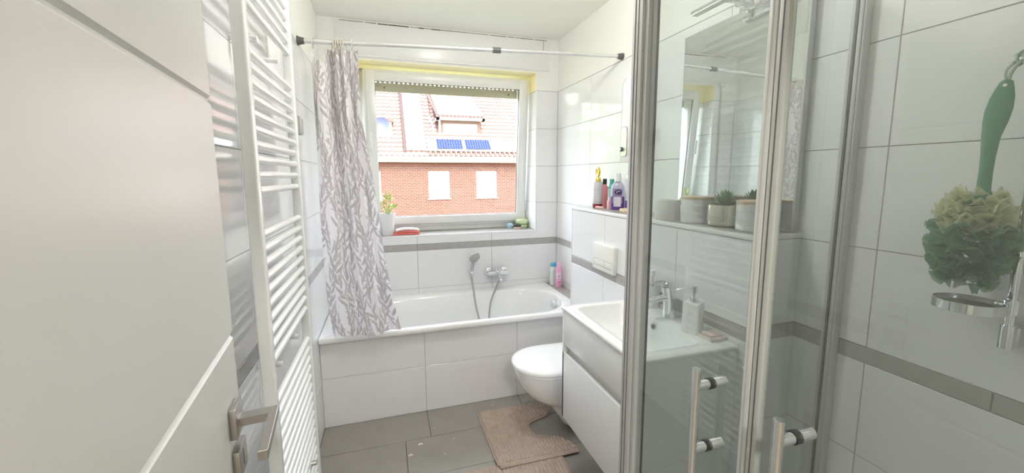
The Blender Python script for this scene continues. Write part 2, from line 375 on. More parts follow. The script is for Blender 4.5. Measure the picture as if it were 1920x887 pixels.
obj('edge_trim', join(bx((BX0-.003, BYN-.003, BZ-.017), (BX0+.004, BYF+.003, BZ+.0012), .001), bx((BX0, BYN-.003, BZ-.017), (W, BYN+.004, BZ+.0012), .001), bx((BX0-.003, BYF-.004, .56), (BX0+.004, BYF+.003, BZ), .001)), TRIMW, wlg)
# flush plate
fp = empty('flush_plate', (1.55, -1.1825, .94), 'ivory rectangular dual flush plate on the tiled ledge above the toilet', 'flush plate')
obj('plate', bx((1.536, -1.295, .94), (1.5595, -1.07, 1.09), .003), PLATE, fp)
gb = join(bx((1.5345, -1.275, .966), (1.5365, -1.09, .968)), bx((1.5345, -1.275, 1.001), (1.5365, -1.09, 1.003)), bx((1.5345, -1.092, .966), (1.5365, -1.09, 1.003)), bx((1.5345, -1.205, .966), (1.5365, -1.203, 1.003)))
obj('button_groove', gb, mat('groove_grey', (.45, .45, .43), .5), fp, smooth=False)
obj('button', bx((1.5335, -1.202, .969), (1.5363, -1.093, 1.0), .001), PLATE, fp)
obj('button', bx((1.5335, -1.275, .969), (1.5363, -1.206, 1.0), .001), PLATE, fp)

# ------------------------------------------------------------------ window (tilted open at the top)
wi = empty('window_1', (.9, .24, 1.02), kind='structure')
def frame_bm(x0, x1, z0, z1, w, y0, y1, bev=.004):
    return join(bx((x0, y0, z0), (x0+w, y1, z1), bev), bx((x1-w, y0, z0), (x1, y1, z1), bev), bx((x0+w-.004, y0, z0), (x1-w+.004, y1, z0+w), bev), bx((x0+w-.004, y0, z1-w), (x1-w+.004, y1, z1), bev))
obj('fixed_frame', frame_bm(OX0, OX1, 1.02, OZ1, .062, .262, .335), PVC, wi)
sx0, sx1, sz0, sz1 = .268, 1.567, 1.066, 2.266; SWd = .083
tilt = math.atan2(.11, 1.2)
def tl(b): bmesh.ops.rotate(b, cent=(0, .25, sz0), matrix=Matrix.Rotation(tilt, 3, 'X'), verts=b.verts); return b
obj('sash_frame', tl(join(frame_bm(sx0, sx1, sz0, sz1, SWd, .236, .258, .004), frame_bm(sx0+.018, sx1-.018, sz0+.018, sz1-.018, SWd-.018, .222, .24, .006))), PVC, wi)
obj('seal', tl(frame_bm(sx0+SWd-.004, sx1-SWd+.004, sz0+SWd-.004, sz1-SWd+.004, .006, .236, .25, 0)), RUBBER, wi, smooth=False)
obj('window_pane', tl(bx((sx0+SWd-.004, .246, sz0+SWd-.004), (sx1-SWd+.004, .25, sz1-SWd+.004))), WGLASS, wi, smooth=False)
wh = obj('window_handle', tl(join(bx((.288, .215, 1.66), (.318, .224, 1.73), .004), cyl((.303, .224, 1.695), (.303, .185, 1.695), .009), bx((.293, .178, 1.68), (.313, .194, 1.81), .006))), PVC, wi)
obj('hinge_cap', tl(join(bx((1.545, .215, 1.09), (1.56, .236, 1.15), .003), bx((1.568, .222, 1.075), (1.578, .238, 1.15), .003))), PVC, wi)
# roller shutter, nearly all the way up
sh = empty('roller_shutter', (.9, .36, 2.14), 'beige roller shutter let down a little behind the window pane, light slots showing', 'roller shutter')
sb = nb(); n = 36; zlow, zh = 2.143, 2.218
sb = bx((OX0+.02, .352, zlow), (OX1-.02, .364, zh-.006), .004)
sb = join(sb, bx((OX0+.02, .354, zh+.008), (OX1-.02, .362, zh+.06), .003))
obj('end_slat', sb, BEIGE, sh)
for k in range(n+1):
    xx = OX0+.03+(OX1-OX0-.06)*k/n
obj('slot_bridges', join(*[bx((OX0+.03+(OX1-OX0-.06)*k/n-.010, .355, zh-.008), (OX0+.03+(OX1-OX0-.06)*k/n+.010, .361, zh+.010)) for k in range(n+1)]), BEIGE, sh, smooth=False)
for k in range(1, 3):
    obj('slat', bx((OX0+.02, .354, zh+.008+k*.055), (OX1-.02, .362, zh+.06+k*.055), .003), BEIGE, sh)
for xx in (.42, 1.46): obj('stop_screw', cyl((xx, .352, 2.175), (xx, .345, 2.175), .008, .006, 14), mat('screw_dark', (.2, .18, .13), .5), sh)
for xg in (OX0, OX1-.03): obj('guide_rail', bx((xg, .335, 1.0), (xg+.03, .375, 2.4)), PVC, sh, smooth=False)
# outer wall parts round the opening, so that the shutter box is closed
obj('wall_outside', join(bx((-.2, .34, -3), (OX0, .44, 3.6)), bx((OX1, .34, -3), (W+.2, .44, 3.6)), bx((OX0, .375, -3), (OX1, .44, 1.0)), bx((OX0, .375, 2.24), (OX1, .44, 3.6))), mat('outer_render', (.7, .7, .68), .9), kind='structure', smooth=False)
obj('trim_2', bx((OX0-.02, .30, .985), (OX1+.02, .50, 1.0), .002), ALU, kind='structure')
# belt of the shutter on the wall, left of the window
bl = empty('shutter_belt', (.165, -.01, 1.2), 'grey woven shutter belt with guide, on the wall left of the window behind the curtain', 'shutter belt')
obj('belt', bx((.157, -.012, 1.22), (.173, -.009, 2.29)), mat('belt_web', (.55, .55, .54), .8), bl, smooth=False)
obj('belt_guide', bx((.145, -.028, 2.27), (.185, -.0005, 2.30), .003), PVC, bl)
obj('belt_winder', bx((.147, -.018, 1.06), (.183, -.0005, 1.24), .004), PVC, bl)

# ------------------------------------------------------------------ bath
bt = empty('bathtub', (.9, -.37, 0), 'white built-in bathtub with tiled apron under the window', 'bathtub')
def rr(x0, x1, y0, y1, rl, rrd, z, n=16):
    pts = []
    for (cx, cy, a0, r) in ((x1-rrd, y1-rrd, 0, rrd), (x0+rl, y1-rl, PI/2, rl), (x0+rl, y0+rl, PI, rl), (x1-rrd, y0+rrd, 3*PI/2, rrd)):
        for k in range(n+1):
            a = a0+PI/2*k/n; pts.append((cx+r*math.cos(a), cy+r*math.sin(a), z))
    return pts
x1t = 1.672; f_ = -.742
L = [rr(.002, x1t, f_+.004, -.002, .004, .004, .527), rr(.002, x1t, f_, -.002, .004, .004, .531), rr(.002, x1t, f_, -.002, .004, .004, .555), rr(.004, x1t-.002, f_+.005, -.004, .006, .006, .5605),
     rr(.10, 1.628, -.700, -.095, .09, .285, .5605), rr(.106, 1.622, -.694, -.101, .09, .285, .557), rr(.113, 1.612, -.686, -.109, .09, .28, .545), rr(.15, 1.585, -.665, -.125, .10, .26, .42),
     rr(.22, 1.555, -.645, -.145, .12, .24, .26), rr(.27, 1.53, -.63, -.16, .13, .22, .17), rr(.33, 1.48, -.59, -.20, .12, .18, .135)]
tubo = obj('tub', loft(L, cap0=False), ENAMEL, bt, ang=50)
ap = obj('apron', bx((0.0, YB+T, 0), (BX0+.1, YB+.05, .527)), GROUT, bt, smooth=False)
tiling(ap, (0, YB, 0), (1, 0, 0), (0, 0, 1), [0, .5898, 1.1898, BX0], [0, .30, .527], TILE)
obj('overflow', join(cyl((1.605, -.385, .497), (1.573, -.385, .503), .034, .034, 28, .003), cyl((1.574, -.385, .503), (1.569, -.385, .504), .022, .018, 24)), CHROME, bt)
obj('drain', cyl((1.38, -.39, .1355), (1.38, -.39, .140), .03, .028, 24), CHROME, bt)
# tiled ledge at the tap end
lg = obj('wall_bath_ledge', bx((x1t+.001, BYF+.001, 0), (W, -.001, .545)), GROUT, kind='structure', smooth=False)
obj('ledge_slab', bx((x1t+.001, BYF+.001, .545), (W-.001, -.001, .559), .001), SLAB, lg)

# bath mixer
mx = empty('bath_mixer_tap', (1.238, 0, .65), 'chrome wall-mounted bath mixer tap with single lever', 'tap')
obj('body', join(lathe([(0, 0), (.033, 0), (.033, .006), (.026, .012), (.017, .014), (.017, .05)], (1.173, -.002, .693), 24, 'Y'), lathe([(0, 0), (.033, 0), (.033, .006), (.026, .012), (.017, .014), (.017, .05)], (1.304, -.002, .693), 24, 'Y'),
    cyl((1.155, -.055, .690), (1.322, -.055, .690), .0185, None, 24, .004)), CHROME, mx)
obj('cartridge', lathe([(.0, 0), (.022, 0), (.023, .02), (.021, .038), (.0, .040)], (1.238, -.055, .695), 24), CHROME, mx)
obj('lever', join(bx((1.226, -.145, .724), (1.25, -.05, .735), .004), cyl((1.238, -.055, .72), (1.238, -.055, .738), .021, .019, 24)), CHROME, mx)
obj('spout', tube(spl([(1.238, -.06, .685), (1.238, -.10, .672), (1.238, -.145, .656), (1.238, -.150, .648)]), .0135, 16), CHROME, mx)
obj('hose_outlet', cyl((1.262, -.055, .675), (1.262, -.055, .652), .0115), CHROME, mx)
hs = empty('hand_shower', (1.03, -.04, .66), 'round grey hand shower in its wall bracket left of the bath mixer', 'hand shower')
obj('bracket', join(cyl((1.023, -.002, .70), (1.023, -.032, .70), .013), bx((1.012, -.062, .675), (1.036, -.028, .722), .005)), CHROME, hs)
obj('handle', tube(spl([(1.022, -.05, .672), (1.025, -.05, .72), (1.032, -.055, .775), (1.038, -.06, .805)]), [.010]*8+[.0115]*10+[.012]*7 if False else .0115, 14), mat('satin_chrome', (.60, .60, .60), .25, .8), hs)
hd = lathe([(0, -.012), (.02, -.012), (.040, -.006), (.046, .002), (.046, .010), (.041, .0125), (0, .013)], (0, 0, 0), 32)
q = Vector((.25, -.80, -.45)).normalized().to_track_quat('Z', 'Y').to_matrix().to_4x4(); q.translation = Vector((1.043, -.067, .835)); bmesh.ops.transform(hd, matrix=q, verts=hd.verts)
obj('shower_head', hd, mat('shower_head_grey', (.48, .48, .45), .3, .3), hs)
hz = obj('shower_hose', tube(spl([(1.022, -.05, .675), (1.024, -.09, .62), (1.02, -.20, .50), (1.03, -.32, .38), (1.06, -.40, .26), (1.085, -.38, .24), (1.10, -.30, .38), (1.14, -.20, .50), (1.215, -.10, .59), (1.262, -.055, .652)], 12), .0068, 10), HOSE, label='flexible metal shower hose hanging in a loop into the bathtub', cat='hose')
# bottles on the bath ledge
def bottle(name, label, c, prof, m, capprof, capm, sx=1, sy=1, lab=None, group=None, rot=0, cat='bottle'):
    r = empty(name, c, label, cat, group)
    b = lathe(prof, (0, 0, 0), 28, 'Z', sx, sy); bmesh.ops.rotate(b, cent=(0, 0, 0), matrix=Matrix.Rotation(rot, 3, 'Z'), verts=b.verts); bmesh.ops.translate(b, vec=c, verts=b.verts); obj('bottle_body', b, m, r)
    if capprof:
        b = lathe(capprof, (0, 0, 0), 24, 'Z', sx if sx > 1 or sy > 1 else 1, sy); bmesh.ops.rotate(b, cent=(0, 0, 0), matrix=Matrix.Rotation(rot, 3, 'Z'), verts=b.verts); bmesh.ops.translate(b, vec=c, verts=b.verts); obj('cap', b, capm, r)
    if lab:
        z0, z1, lm, off = lab; rl = lerp_tab([(p[1], p[0]) for p in prof], (z0+z1)/2)
        b = bmesh.new(); A = []; B = []
        for k in range(-6, 7):
            a = off+k*.13; A.append(b.verts.new(((rl+.0006)*math.cos(a)*sx, (rl+.0006)*math.sin(a)*sy, z0))); B.append(b.verts.new(((rl+.0006)*math.cos(a)*sx, (rl+.0006)*math.sin(a)*sy, z1)))
        for k in range(12): b.faces.new((A[k], A[k+1], B[k+1], B[k]))
        bmesh.ops.rotate(b, cent=(0, 0, 0), matrix=Matrix.Rotation(rot, 3, 'Z'), verts=b.verts); bmesh.ops.translate(b, vec=c, verts=b.verts)
        obj('printed_label', b, lm, r)
    return r
def P(col, rough=.3, **k): return mat('plastic_%d' % len(bpy.data.materials), col, rough, **k)
bottle('shampoo_bottle', 'slim white shampoo bottle with a light blue cap in the tiled corner by the bath', (1.712, -.085, .559), [(0, 0), (.022, 0), (.0235, .004), (.0235, .15), (.02, .158), (0, .158)], P((.80, .86, .82)), [(0, .156), (.021, .157), (.021, .185), (.018, .19), (0, .19)], P((.10, .42, .62)), 1.25, .7, (.03, .13, P((.72, .82, .78)), -PI/2))
pk = bottle('shower_gel_bottle', 'pink shower gel bottle with rounded neck in the tiled corner by the bath', (1.728, -.158, .559), [(0, 0), (.021, 0), (.024, .005), (.026, .05), (.024, .10), (.026, .14), (.021, .165), (.014, .175), (0, .176)], P((.80, .42, .62)), [(0, .174), (.0145, .175), (.016, .198), (.013, .207), (0, .209)], P((.86, .55, .72)), 1.15, .8, (.045, .13, P((.86, .62, .76)), -PI/2-.3))
obj('leaf_print', join(bx((1.716, -.1802, .64), (1.722, -.1796, .655)), bx((1.719, -.1804, .652), (1.729, -.1798, .662))), P((.15, .45, .15)), pk, smooth=False)
obj('red_stripe', bx((1.716, -.1806, .60), (1.738, -.1798, .606)), P((.75, .08, .25)), pk, smooth=False)

# ------------------------------------------------------------------ toilet
TY = -1.09; TY = -1.115
wc = empty('toilet', (1.3, TY, 0), 'white wall-hung toilet with closed lid beside the vanity', 'toilet')
def outl(xf, hw, z, xb=1.558, n=40, sq=2.25):
    pts = []; xm = xf+hw*1.18
    if xm > xb-.03: xm = xb-.03
    for k in range(n+1):
        a = PI/2+PI*k/n; ca, sa = math.cos(a), math.sin(a)
        pts.append((xm-(xm-xf)*abs(ca)**(2/sq), TY+hw*math.copysign(abs(sa)**(2/sq), sa), z))
    pts.append((xb, TY-hw*.93, z)); pts.append((xb, TY+hw*.93, z)); return pts
secs = [(1.335, .078, .042), (1.322, .084, .05), (1.296, .088, .10), (1.262, .090, .15), (1.248, .094, .18), (1.215, .112, .197), (1.165, .136, .218), (1.112, .150, .258), (1.075, .160, .31), (1.056, .169, .36), (1.05, .172, .392), (1.052, .171, .398)]
obj('bowl', loft([outl(*s) for s in secs]), CERAM, wc, ang=50)
obj('seat', loft([outl(1.047, .176, .401), outl(1.042, .180, .404), outl(1.042, .180, .415), outl(1.047, .176, .419)]), CERAM, wc, ang=50)
obj('lid', loft([outl(1.040, .181, .421), outl(1.034, .186, .425), outl(1.034, .186, .436), outl(1.040, .181, .443), outl(1.06, .165, .4475), outl(1.12, .12, .450), outl(1.25, .05, .451)]), CERAM, wc, ang=50)

# ------------------------------------------------------------------ vanity unit with basin
VX, VY0, VY1, VT, VB = 1.155, -2.075, -1.495, .878, .34
vn = empty('vanity_unit', (1.36, -1.785, VB), 'white wall-hung vanity unit with two handleless drawers under the washbasin', 'vanity')
obj('carcass', join(bx((VX+.02, VY0, VB), (1.559, VY0+.016, VT-.016), .001), bx((VX, VY1-.016, VB), (1.559, VY1, VT-.016), .001), bx((VX+.022, VY0+.016, VB), (1.559, VY1-.016, VB+.016)), bx((1.54, VY0+.016, VB), (1.559, VY1-.016, .8)), bx((VX+.05, VY0+.016, VT-.045), (1.54, VY1-.016, VT-.02)) if False else bx((VX+.004, VY0, VB), (VX+.022, VY0+.016, VT-.016), .001)), LACQ, vn)
obj('handle_recess', join(bx((VX+.022, VY0+.018, .62), (VX+.04, VY1-.018, .72)), bx((VX+.004, VY0+.018, .655), (VX+.03, VY1-.018, .66))), CARC, vn, smooth=False)
obj('drawer', bx((VX, VY0+.003, .704), (VX+.019, VY1-.019, VT-.019), .0015), LACQ, vn)
obj('drawer', bx((VX, VY0+.003, VB+.002), (VX+.019, VY1-.002, .663), .0015), LACQ, vn)
wbn = empty('washbasin', (1.36, -1.785, VT-.016), 'white ceramic washbasin set in the vanity top', 'washbasin')
def rect(x0, x1, y0, y1, r, z, n=8): return rr(x0, x1, y0, y1, r, r, z, n)
Lb = [rect(VX-.003, 1.559, VY0-.003, VY1+.003, .003, VT-.016), rect(VX-.005, 1.559, VY0-.005, VY1+.005, .004, VT-.013), rect(VX-.005, 1.559, VY0-.005, VY1+.005, .004, VT-.003), rect(VX-.002, 1.557, VY0-.002, VY1+.002, .005, VT),
      rect(VX+.045, 1.455, VY0+.05, VY1-.035, .03, VT), rect(VX+.05, 1.450, VY0+.055, VY1-.04, .03, VT-.004), rect(VX+.062, 1.440, VY0+.075, VY1-.055, .035, VT-.06), rect(VX+.085, 1.42, VY0+.12, VY1-.10, .05, VT-.105), rect(VX+.13, 1.38, VY0+.18, VY1-.16, .05, VT-.118)]
obj('basin', loft(Lb, cap0=False), CERAM, wbn, ang=45)
obj('overflow_ring', join(lathe([(.0, .0), (.0085, .0), (.0085, .002)], (1.444, -1.765, .845), 20, 'X'), lathe([(.0085, -.001), (.0085, .004), (.013, .004), (.0135, -.001)], (1.4425, -1.765, .845), 24, 'X')), CHROME, wbn)
obj('overflow_hole', cyl((1.4405, -1.765, .845), (1.4385, -1.765, .845), .0083, None, 20), DARKP, wbn)
obj('drain', lathe([(0, .006), (.02, .004), (.03, 0), (.031, -.003)], (1.27, -1.80, VT-.116), 24), CHROME, wbn)
ft = empty('basin_tap', (1.515, -1.765, VT), 'chrome single lever basin mixer tap behind the washbasin', 'tap')
obj('body', tube([(1.522, -1.765, VT), (1.519, -1.765, VT+.05), (1.512, -1.765, VT+.10), (1.505, -1.765, VT+.135)], [.0255, .0235, .0225, .0235], 24), CHROME, ft)
obj('spout', tube(spl([(1.51, -1.765, VT+.085), (1.47, -1.765, VT+.085), (1.42, -1.765, VT+.075), (1.385, -1.765, VT+.062)]), .013, 18, flat=1.35), CHROME, ft)
obj('aerator', cyl((1.392, -1.765, VT+.060), (1.390, -1.765, VT+.046), .010), CHROME, ft)
obj('lever', join(lathe([(0, 0), (.0245, 0), (.0245, .014), (.018, .022), (0, .024)], (1.505, -1.765, VT+.135), 24), tube(spl([(1.50, -1.765, VT+.152), (1.46, -1.765, VT+.158), (1.40, -1.765, VT+.150)]), .006, 12, flat=1.9)), CHROME, ft)
sd = empty('soap_dispenser', (1.497, -1.925, VT), 'square white ceramic soap dispenser with chrome pump', 'soap dispenser')
def rbox(c, s, h, r, z0, m, name, parent, rot=0, top=.0):
    Ls = []
    for zz, k in ((z0, .96), (z0+.003, 1), (z0+h-.005, 1-top), (z0+h, .93-top)):
        Ls.append([(c[0]+p[0]*math.cos(rot)-p[1]*math.sin(rot), c[1]+p[0]*math.sin(rot)+p[1]*math.cos(rot), zz) for p in [(q_[0]*k, q_[1]*k) for q_ in rect(-s[0]/2, s[0]/2, -s[1]/2, s[1]/2, r, 0, 5)]])
    return obj(name, loft(Ls), m, parent, ang=40)
rbox((1.497, -1.925), (.062, .062), .118, .008, VT, CERAM, 'bottle_body', sd, .5)
obj('pump', join(cyl((1.497, -1.925, VT+.116), (1.497, -1.925, VT+.135), .0155, .0145), cyl((1.497, -1.925, VT+.135), (1.497, -1.925, VT+.160), .006), cyl((1.497, -1.925, VT+.155), (1.497, -1.925, VT+.178), .0125, .0125, 20, .002), tube([(1.497, -1.925, VT+.168), (1.47, -1.905, VT+.167), (1.447, -1.888, VT+.158)], .0038, 10)), CHROME, sd)
fnt = None
def text_obj(s, size, mtx, m, parent, name='lettering', ext=.0004):
    cu = bpy.data.curves.new(name, 'FONT'); cu.body = s; cu.size = size; cu.extrude = ext; cu.align_x = 'LEFT'
    t = bpy.data.objects.new(name, cu); SC.collection.objects.link(t); bpy.context.view_layer.update()
    me = bpy.data.meshes.new_from_object(t); bpy.data.objects.remove(t); bpy.data.curves.remove(cu)
    b = bmesh.new(); b.from_mesh(me); bpy.data.meshes.remove(me); bmesh.ops.transform(b, matrix=mtx, verts=b.verts)
    return obj(name, b, m, parent, smooth=False)
# writing runs down the dispenser, small grey capitals
nrm = Vector((math.cos(.5-PI), math.sin(.5-PI), 0)); nr2 = Vector((math.sin(.5), -math.cos(.5), 0))
def face_m(n_, c_, rot=0):
    X_ = Vector((0, 0, 1)).cross(n_).normalized(); Y_ = Vector((0, 0, 1)); mm = Matrix((X_, Y_, n_)).transposed().to_4x4()
    mm = mm @ Matrix.Rotation(rot, 4, 'Z'); mm.translation = Vector(c_); return mm
GREYINK = mat('grey_ink', (.25, .25, .25), .6)
# scored small writing on the face toward the doorway, reading downward
fx_ = Vector((math.cos(.5), math.sin(.5), 0)); fc = Vector((1.497, -1.925, VT))+nr2*.0312
def fbox(u0, u1, z0, z1):
    l_ = [[tuple(fc+fx_*u+Vector((0, 0, z))+nr2*d) for u, z in ((u0, z0), (u1, z0), (u1, z1), (u0, z1))] for d in (-.0003, .0004)]
    return loft(l_)
obj('printed_marks', join(fbox(-.0215, -.0207, .045, .098), fbox(-.0175, -.0110, .0955, .0970), fbox(-.0175, -.0110, .0895, .0905), fbox(-.0172, -.0120, .0815, .0830), fbox(-.0172, -.0125, .0750, .0760)), GREYINK, sd, smooth=False)
tr = empty('soap_dish', (1.53, -1.985, VT), 'small clear soap dish with pinkish soap beside the dispenser', 'soap dish')
CLR = mat('clear_plastic', (.75, .68, .66), .15, spec=.5)
obj('dish', loft([rect(1.485, 1.552, -2.03, -1.965, .008, VT+.0005), rect(1.482, 1.555, -2.033, -1.962, .008, VT+.016), rect(1.486, 1.551, -2.029, -1.966, .006, VT+.016), rect(1.489, 1.548, -2.026, -1.969, .006, VT+.005)]), CLR, tr)
obj('soap', bx((1.492, -2.022, VT+.005), (1.545, -1.972, VT+.022), .006), P((.72, .55, .52)), tr)
cp = empty('toothbrush_cup', (1.535, -1.625, VT), 'white tumbler at the back of the washbasin holding toothbrushes', 'cup')
obj('cup', lathe([(0, 0), (.031, 0), (.033, .004), (.034, .10), (.0345, .103), (.032, .103), (.031, .01), (0, .008)], (1.535, -1.625, VT), 32), CERAM, cp)
brs = [((.85, .35, .30), -.3, .15, 'coral red toothbrush leaning left in the tumbler'), ((.12, .16, .35), .1, .2, 'dark blue toothbrush upright in the tumbler'), ((.80, .62, .66), .35, -.1, 'pale pink toothbrush leaning right in the tumbler'), ((.62, .68, .78), .2, -.35, 'pale blue toothbrush leaning toward the room in the tumbler'), ((.86, .55, .42), -.1, -.2, 'orange toothbrush in the middle of the tumbler')]
for col, ax, ay, lb in brs:
    z0 = VT+.010; base = Vector((1.535-ax*.03, -1.625-ay*.03, z0)); d = Vector((ax*.28, ay*.28, 1)).normalized()
    tbq = empty('toothbrush', base, lb, 'toothbrush', 'toothbrushes in the tumbler')
    obj('handle', tube([base, base+d*.09, base+d*.135], [.0045, .005, .003], 8), P(col), tbq)
    obj('bristles', join(bx(tuple(base+d*.135+Vector((-.005, -.005, 0))), tuple(base+d*.155+Vector((.005, .005, .006))), .002)), P((.82, .82, .84)), tbq)

# ------------------------------------------------------------------ mirror and its lamp
mr = empty('wall_mirror', (W, -1.795, 1.278), 'large frameless rectangular mirror above the washbasin ledge', 'mirror')
obj('mirror_glass', bx((W-.022, -2.088, 1.280), (W-.018, -1.502, 2.096)), MIRROR, mr, smooth=False)
obj('mirror_edge', frame_bm(0, 1, 0, 1, .1, 0, 1) if False else join(bx((W-.0225, -2.096, 1.274), (W-.0005, -2.088, 2.102), .001), bx((W-.0205, -1.502, 1.274), (W-.0005, -1.4985, 2.102)), bx((W-.0225, -2.096, 1.274), (W-.0005, -1.4985, 1.280)), bx((W-.0205, -2.09, 2.096), (W-.0005, -1.4985, 2.100))), ALU, mr)
obj('mirror_backing', bx((W-.0185, -2.09, 1.279), (W-.006, -1.500, 2.097)), DARKP, mr, smooth=False)
for o_m in mr.children:
    o_m.data.transform(Matrix.Translation(Vector((0, .30, 0))) @ Matrix.Rotation(-.014, 4, 'Z') @ Matrix.Translation(Vector((0, -.30, 0))))
lm = empty('mirror_lamp', (1.70, -1.82, 2.09), 'slim chrome mirror lamp fixed over the top edge of the mirror', 'lamp')
obj('clamp', join(bx((W-.04, -1.885, 2.085), (W-.024, -1.815, 2.13), .003), bx((W-.075, -1.875, 2.105), (W-.03, -1.825, 2.132), .004), bx((W-.045, -1.862, 2.06), (W-.036, -1.838, 2.09), .002)), CHROME, lm)
obj('lamp_arm', bx((1.63, -1.875, 2.116), (1.735, -1.825, 2.132), .004), CHROME, lm)
obj('lamp_bar', bx((1.605, -1.98, 2.108), (1.635, -1.70, 2.124), .005), CHROME, lm)
obj('diffuser', bx((1.602, -1.97, 2.1035), (1.632, -1.71, 2.109), .002), P((.86, .9, .88), .3), lm)
# wall water heater seen edge-on
bo = empty('water_heater', (1.70, -1.135, 1.54), 'slim white wall-mounted water heater with dark round knob above the ledge bottles', 'water heater')
prof = [(W-.001, -1.085), (W-.08, -1.088), (1.688, -1.096), (1.676, -1.108), (1.671, -1.13), (1.671, -1.155), (1.676, -1.178), (1.688, -1.19), (W-.08, -1.198), (W-.001, -1.20)]
zb, zt = 1.542, 2.0
obj('housing', loft([[(x_ if x_ > 1.7 else x_+.004, y_, zb) for x_, y_ in prof], [(x_, y_, zb+.006) for x_, y_ in prof], [(x_, y_, zt-.03) for x_, y_ in prof], [((x_ if x_ > 1.7 else x_+.02), y_, zt) for x_, y_ in prof]]), mat('heater_white', (.80, .80, .80), .12), bo, ang=50)
def slot_pts(x, y0, y1, z0, z1, r, n=6):
    pts = []
    for cy, cz, a0 in ((y1-r, z1-r, 0), (y0+r, z1-r, PI/2), (y0+r, z0+r, PI), (y1-r, z0+r, 1.5*PI)):
        for k in range(n+1): a = a0+PI/2*k/n; pts.append((x, cy+r*math.cos(a), cz+r*math.sin(a)))
    return pts
obj('control_outline', tube(slot_pts(1.671, -1.176, -1.115, 1.575, 1.735, .012), .0013, 6, True), P((.35, .35, .35)), bo)
obj('control_panel', loft([slot_pts(1.674, -1.174, -1.117, 1.577, 1.733, .012), slot_pts(1.6695, -1.173, -1.118, 1.578, 1.732, .011)]), mat('chrome_panel', (.75, .76, .75), .12, .5), bo)
obj('knob', cyl((1.671, -1.135, 1.615), (1.655, -1.135, 1.615), .0125, .0115, 24, .002), DARKP, bo)
obj('knob_face', cyl((1.6555, -1.135, 1.615), (1.654, -1.135, 1.615), .0085, None, 20), P((.8, .8, .8)), bo)

# ------------------------------------------------------------------ things on the ledge
Z0 = BZ
gd = empty('hairspray_can', (1.66, -.89, Z0), 'tall greyish white spray can with a gold ornamental top, leftmost on the ledge', 'bottle')
obj('can', lathe([(0, 0), (.029, 0), (.030, .003), (.030, .155), (.028, .162), (.0, .164)], (1.66, -.89, Z0), 32), P((.62, .60, .64), .25), gd)
obj('red_base', lathe([(0, .001), (.0305, .001), (.0305, .026), (0, .026)], (1.66, -.89, Z0), 32), P((.22, .02, .03), .2), gd)
GOLD = mat('gold_metal', (.85, .65, .18), .2, 1.0)
obj('gold_top', join(lathe([(0, .16), (.021, .162), (.020, .178), (.014, .190), (.0, .192)], (1.66, -.89, Z0), 24), tube([(1.66+.0*k, -.89+.016*math.sin(2*PI*k/20), Z0+.222+.023*math.cos(2*PI*k/20)) for k in range(20)], .008, 10, True), lathe([(0, -.012), (.008, -.006), (.008, .006), (0, .012)], (1.66, -.89, Z0+.222), 16)), GOLD, gd)
for k, zz in enumerate((.11, .117, .035, .04)):
    obj('print_line', lathe([(.0302, zz), (.0304, zz), (.0304, zz+.0015), (.0302, zz+.0015)], (1.66, -.89, Z0), 32), P((.4, .38, .40)), gd)
bottle('lotion_bottle', 'square pink-red bottle with a black cap on the ledge', (1.70, -.905, Z0), [(0, 0), (.021, 0), (.022, .003), (.022, .125), (.014, .142), (.010, .148), (0, .148)], P((.62, .22, .24), .15), [(0, .146), (.0135, .147), (.0135, .178), (.011, .180), (0, .180)], P((.02, .02, .02)), 1, .75)
bottle('mouth_rinse_bottle', 'slim turquoise bottle with turquoise cap on the ledge', (1.712, -.968, Z0), [(0, 0), (.021, 0), (.022, .003), (.022, .13), (.016, .142), (0, .144)], P((.12, .48, .42), .2), [(0, .143), (.0135, .144), (.0135, .178), (0, .180)], P((.08, .42, .34)), 1.1, .8, (.02, .12, P((.35, .62, .58)), PI+.6))
MC, MR = Vector((1.682, -1.082, Z0)), 1.0
mw = bottle('mouthwash_bottle', 'wide purple mouthwash bottle with a white cap and round dark logo on the ledge', tuple(MC), [(0, 0), (.036, 0), (.038, .005), (.038, .12), (.035, .142), (.026, .157), (.016, .162), (.014, .168), (0, .168)], P((.46, .47, .58), .12), None, None, .62, 1.0, (.04, .125, P((.30, .22, .42)), PI), rot=MR)
obj('cap', lathe([(0, .165), (.0185, .166), (.0165, .210), (.014, .213), (0, .213)], tuple(MC), 28), P((.80, .80, .82)), mw)
pq = lathe([(0, .0005), (.0383, .003), (.0386, .055), (.0386, .080), (0, .080)], (0, 0, 0), 28, 'Z', .62, 1.0)
bmesh.ops.transform(pq, matrix=Matrix.Translation(MC) @ Matrix.Rotation(MR, 4, 'Z'), verts=pq.verts)
obj('purple_liquid', pq, P((.10, .04, .22), .1), mw)
nm = Vector((-math.cos(MR), -math.sin(MR), 0)); sdv = Vector((0, 0, 1)).cross(nm)
lgm = bmesh.new(); bmesh.ops.create_cone(lgm, cap_ends=True, segments=28, radius1=.018, radius2=.018, depth=.003); bmesh.ops.scale(lgm, vec=(1.15, .8, 1), verts=lgm.verts)
qq = nm.to_track_quat('Z', 'Y').to_matrix().to_4x4(); qq.translation = MC+nm*.0238+Vector((0, 0, .105))-sdv*-.004; bmesh.ops.transform(lgm, matrix=qq, verts=lgm.verts)
obj('round_logo', lgm, P((.03, .03, .10), .3), mw)
obj('logo_stroke', tube([MC+nm*.0258+Vector((0, 0, .105))+sdv*(.004+.010*math.cos(a))+Vector((0, 0, .006*math.sin(a))) for a in [k*.5 for k in range(10)]], .0015, 6), P((.8, .8, .85)), mw)
obj('lower_label', loft([[tuple(MC+nm*d+sdv*u+Vector((0, 0, z))) for u, z in ((-.02, .022), (.02, .022), (.02, .078), (-.02, .078))] for d in (.0232, .0250)]), P((.60, .58, .66)), mw, smooth=False)
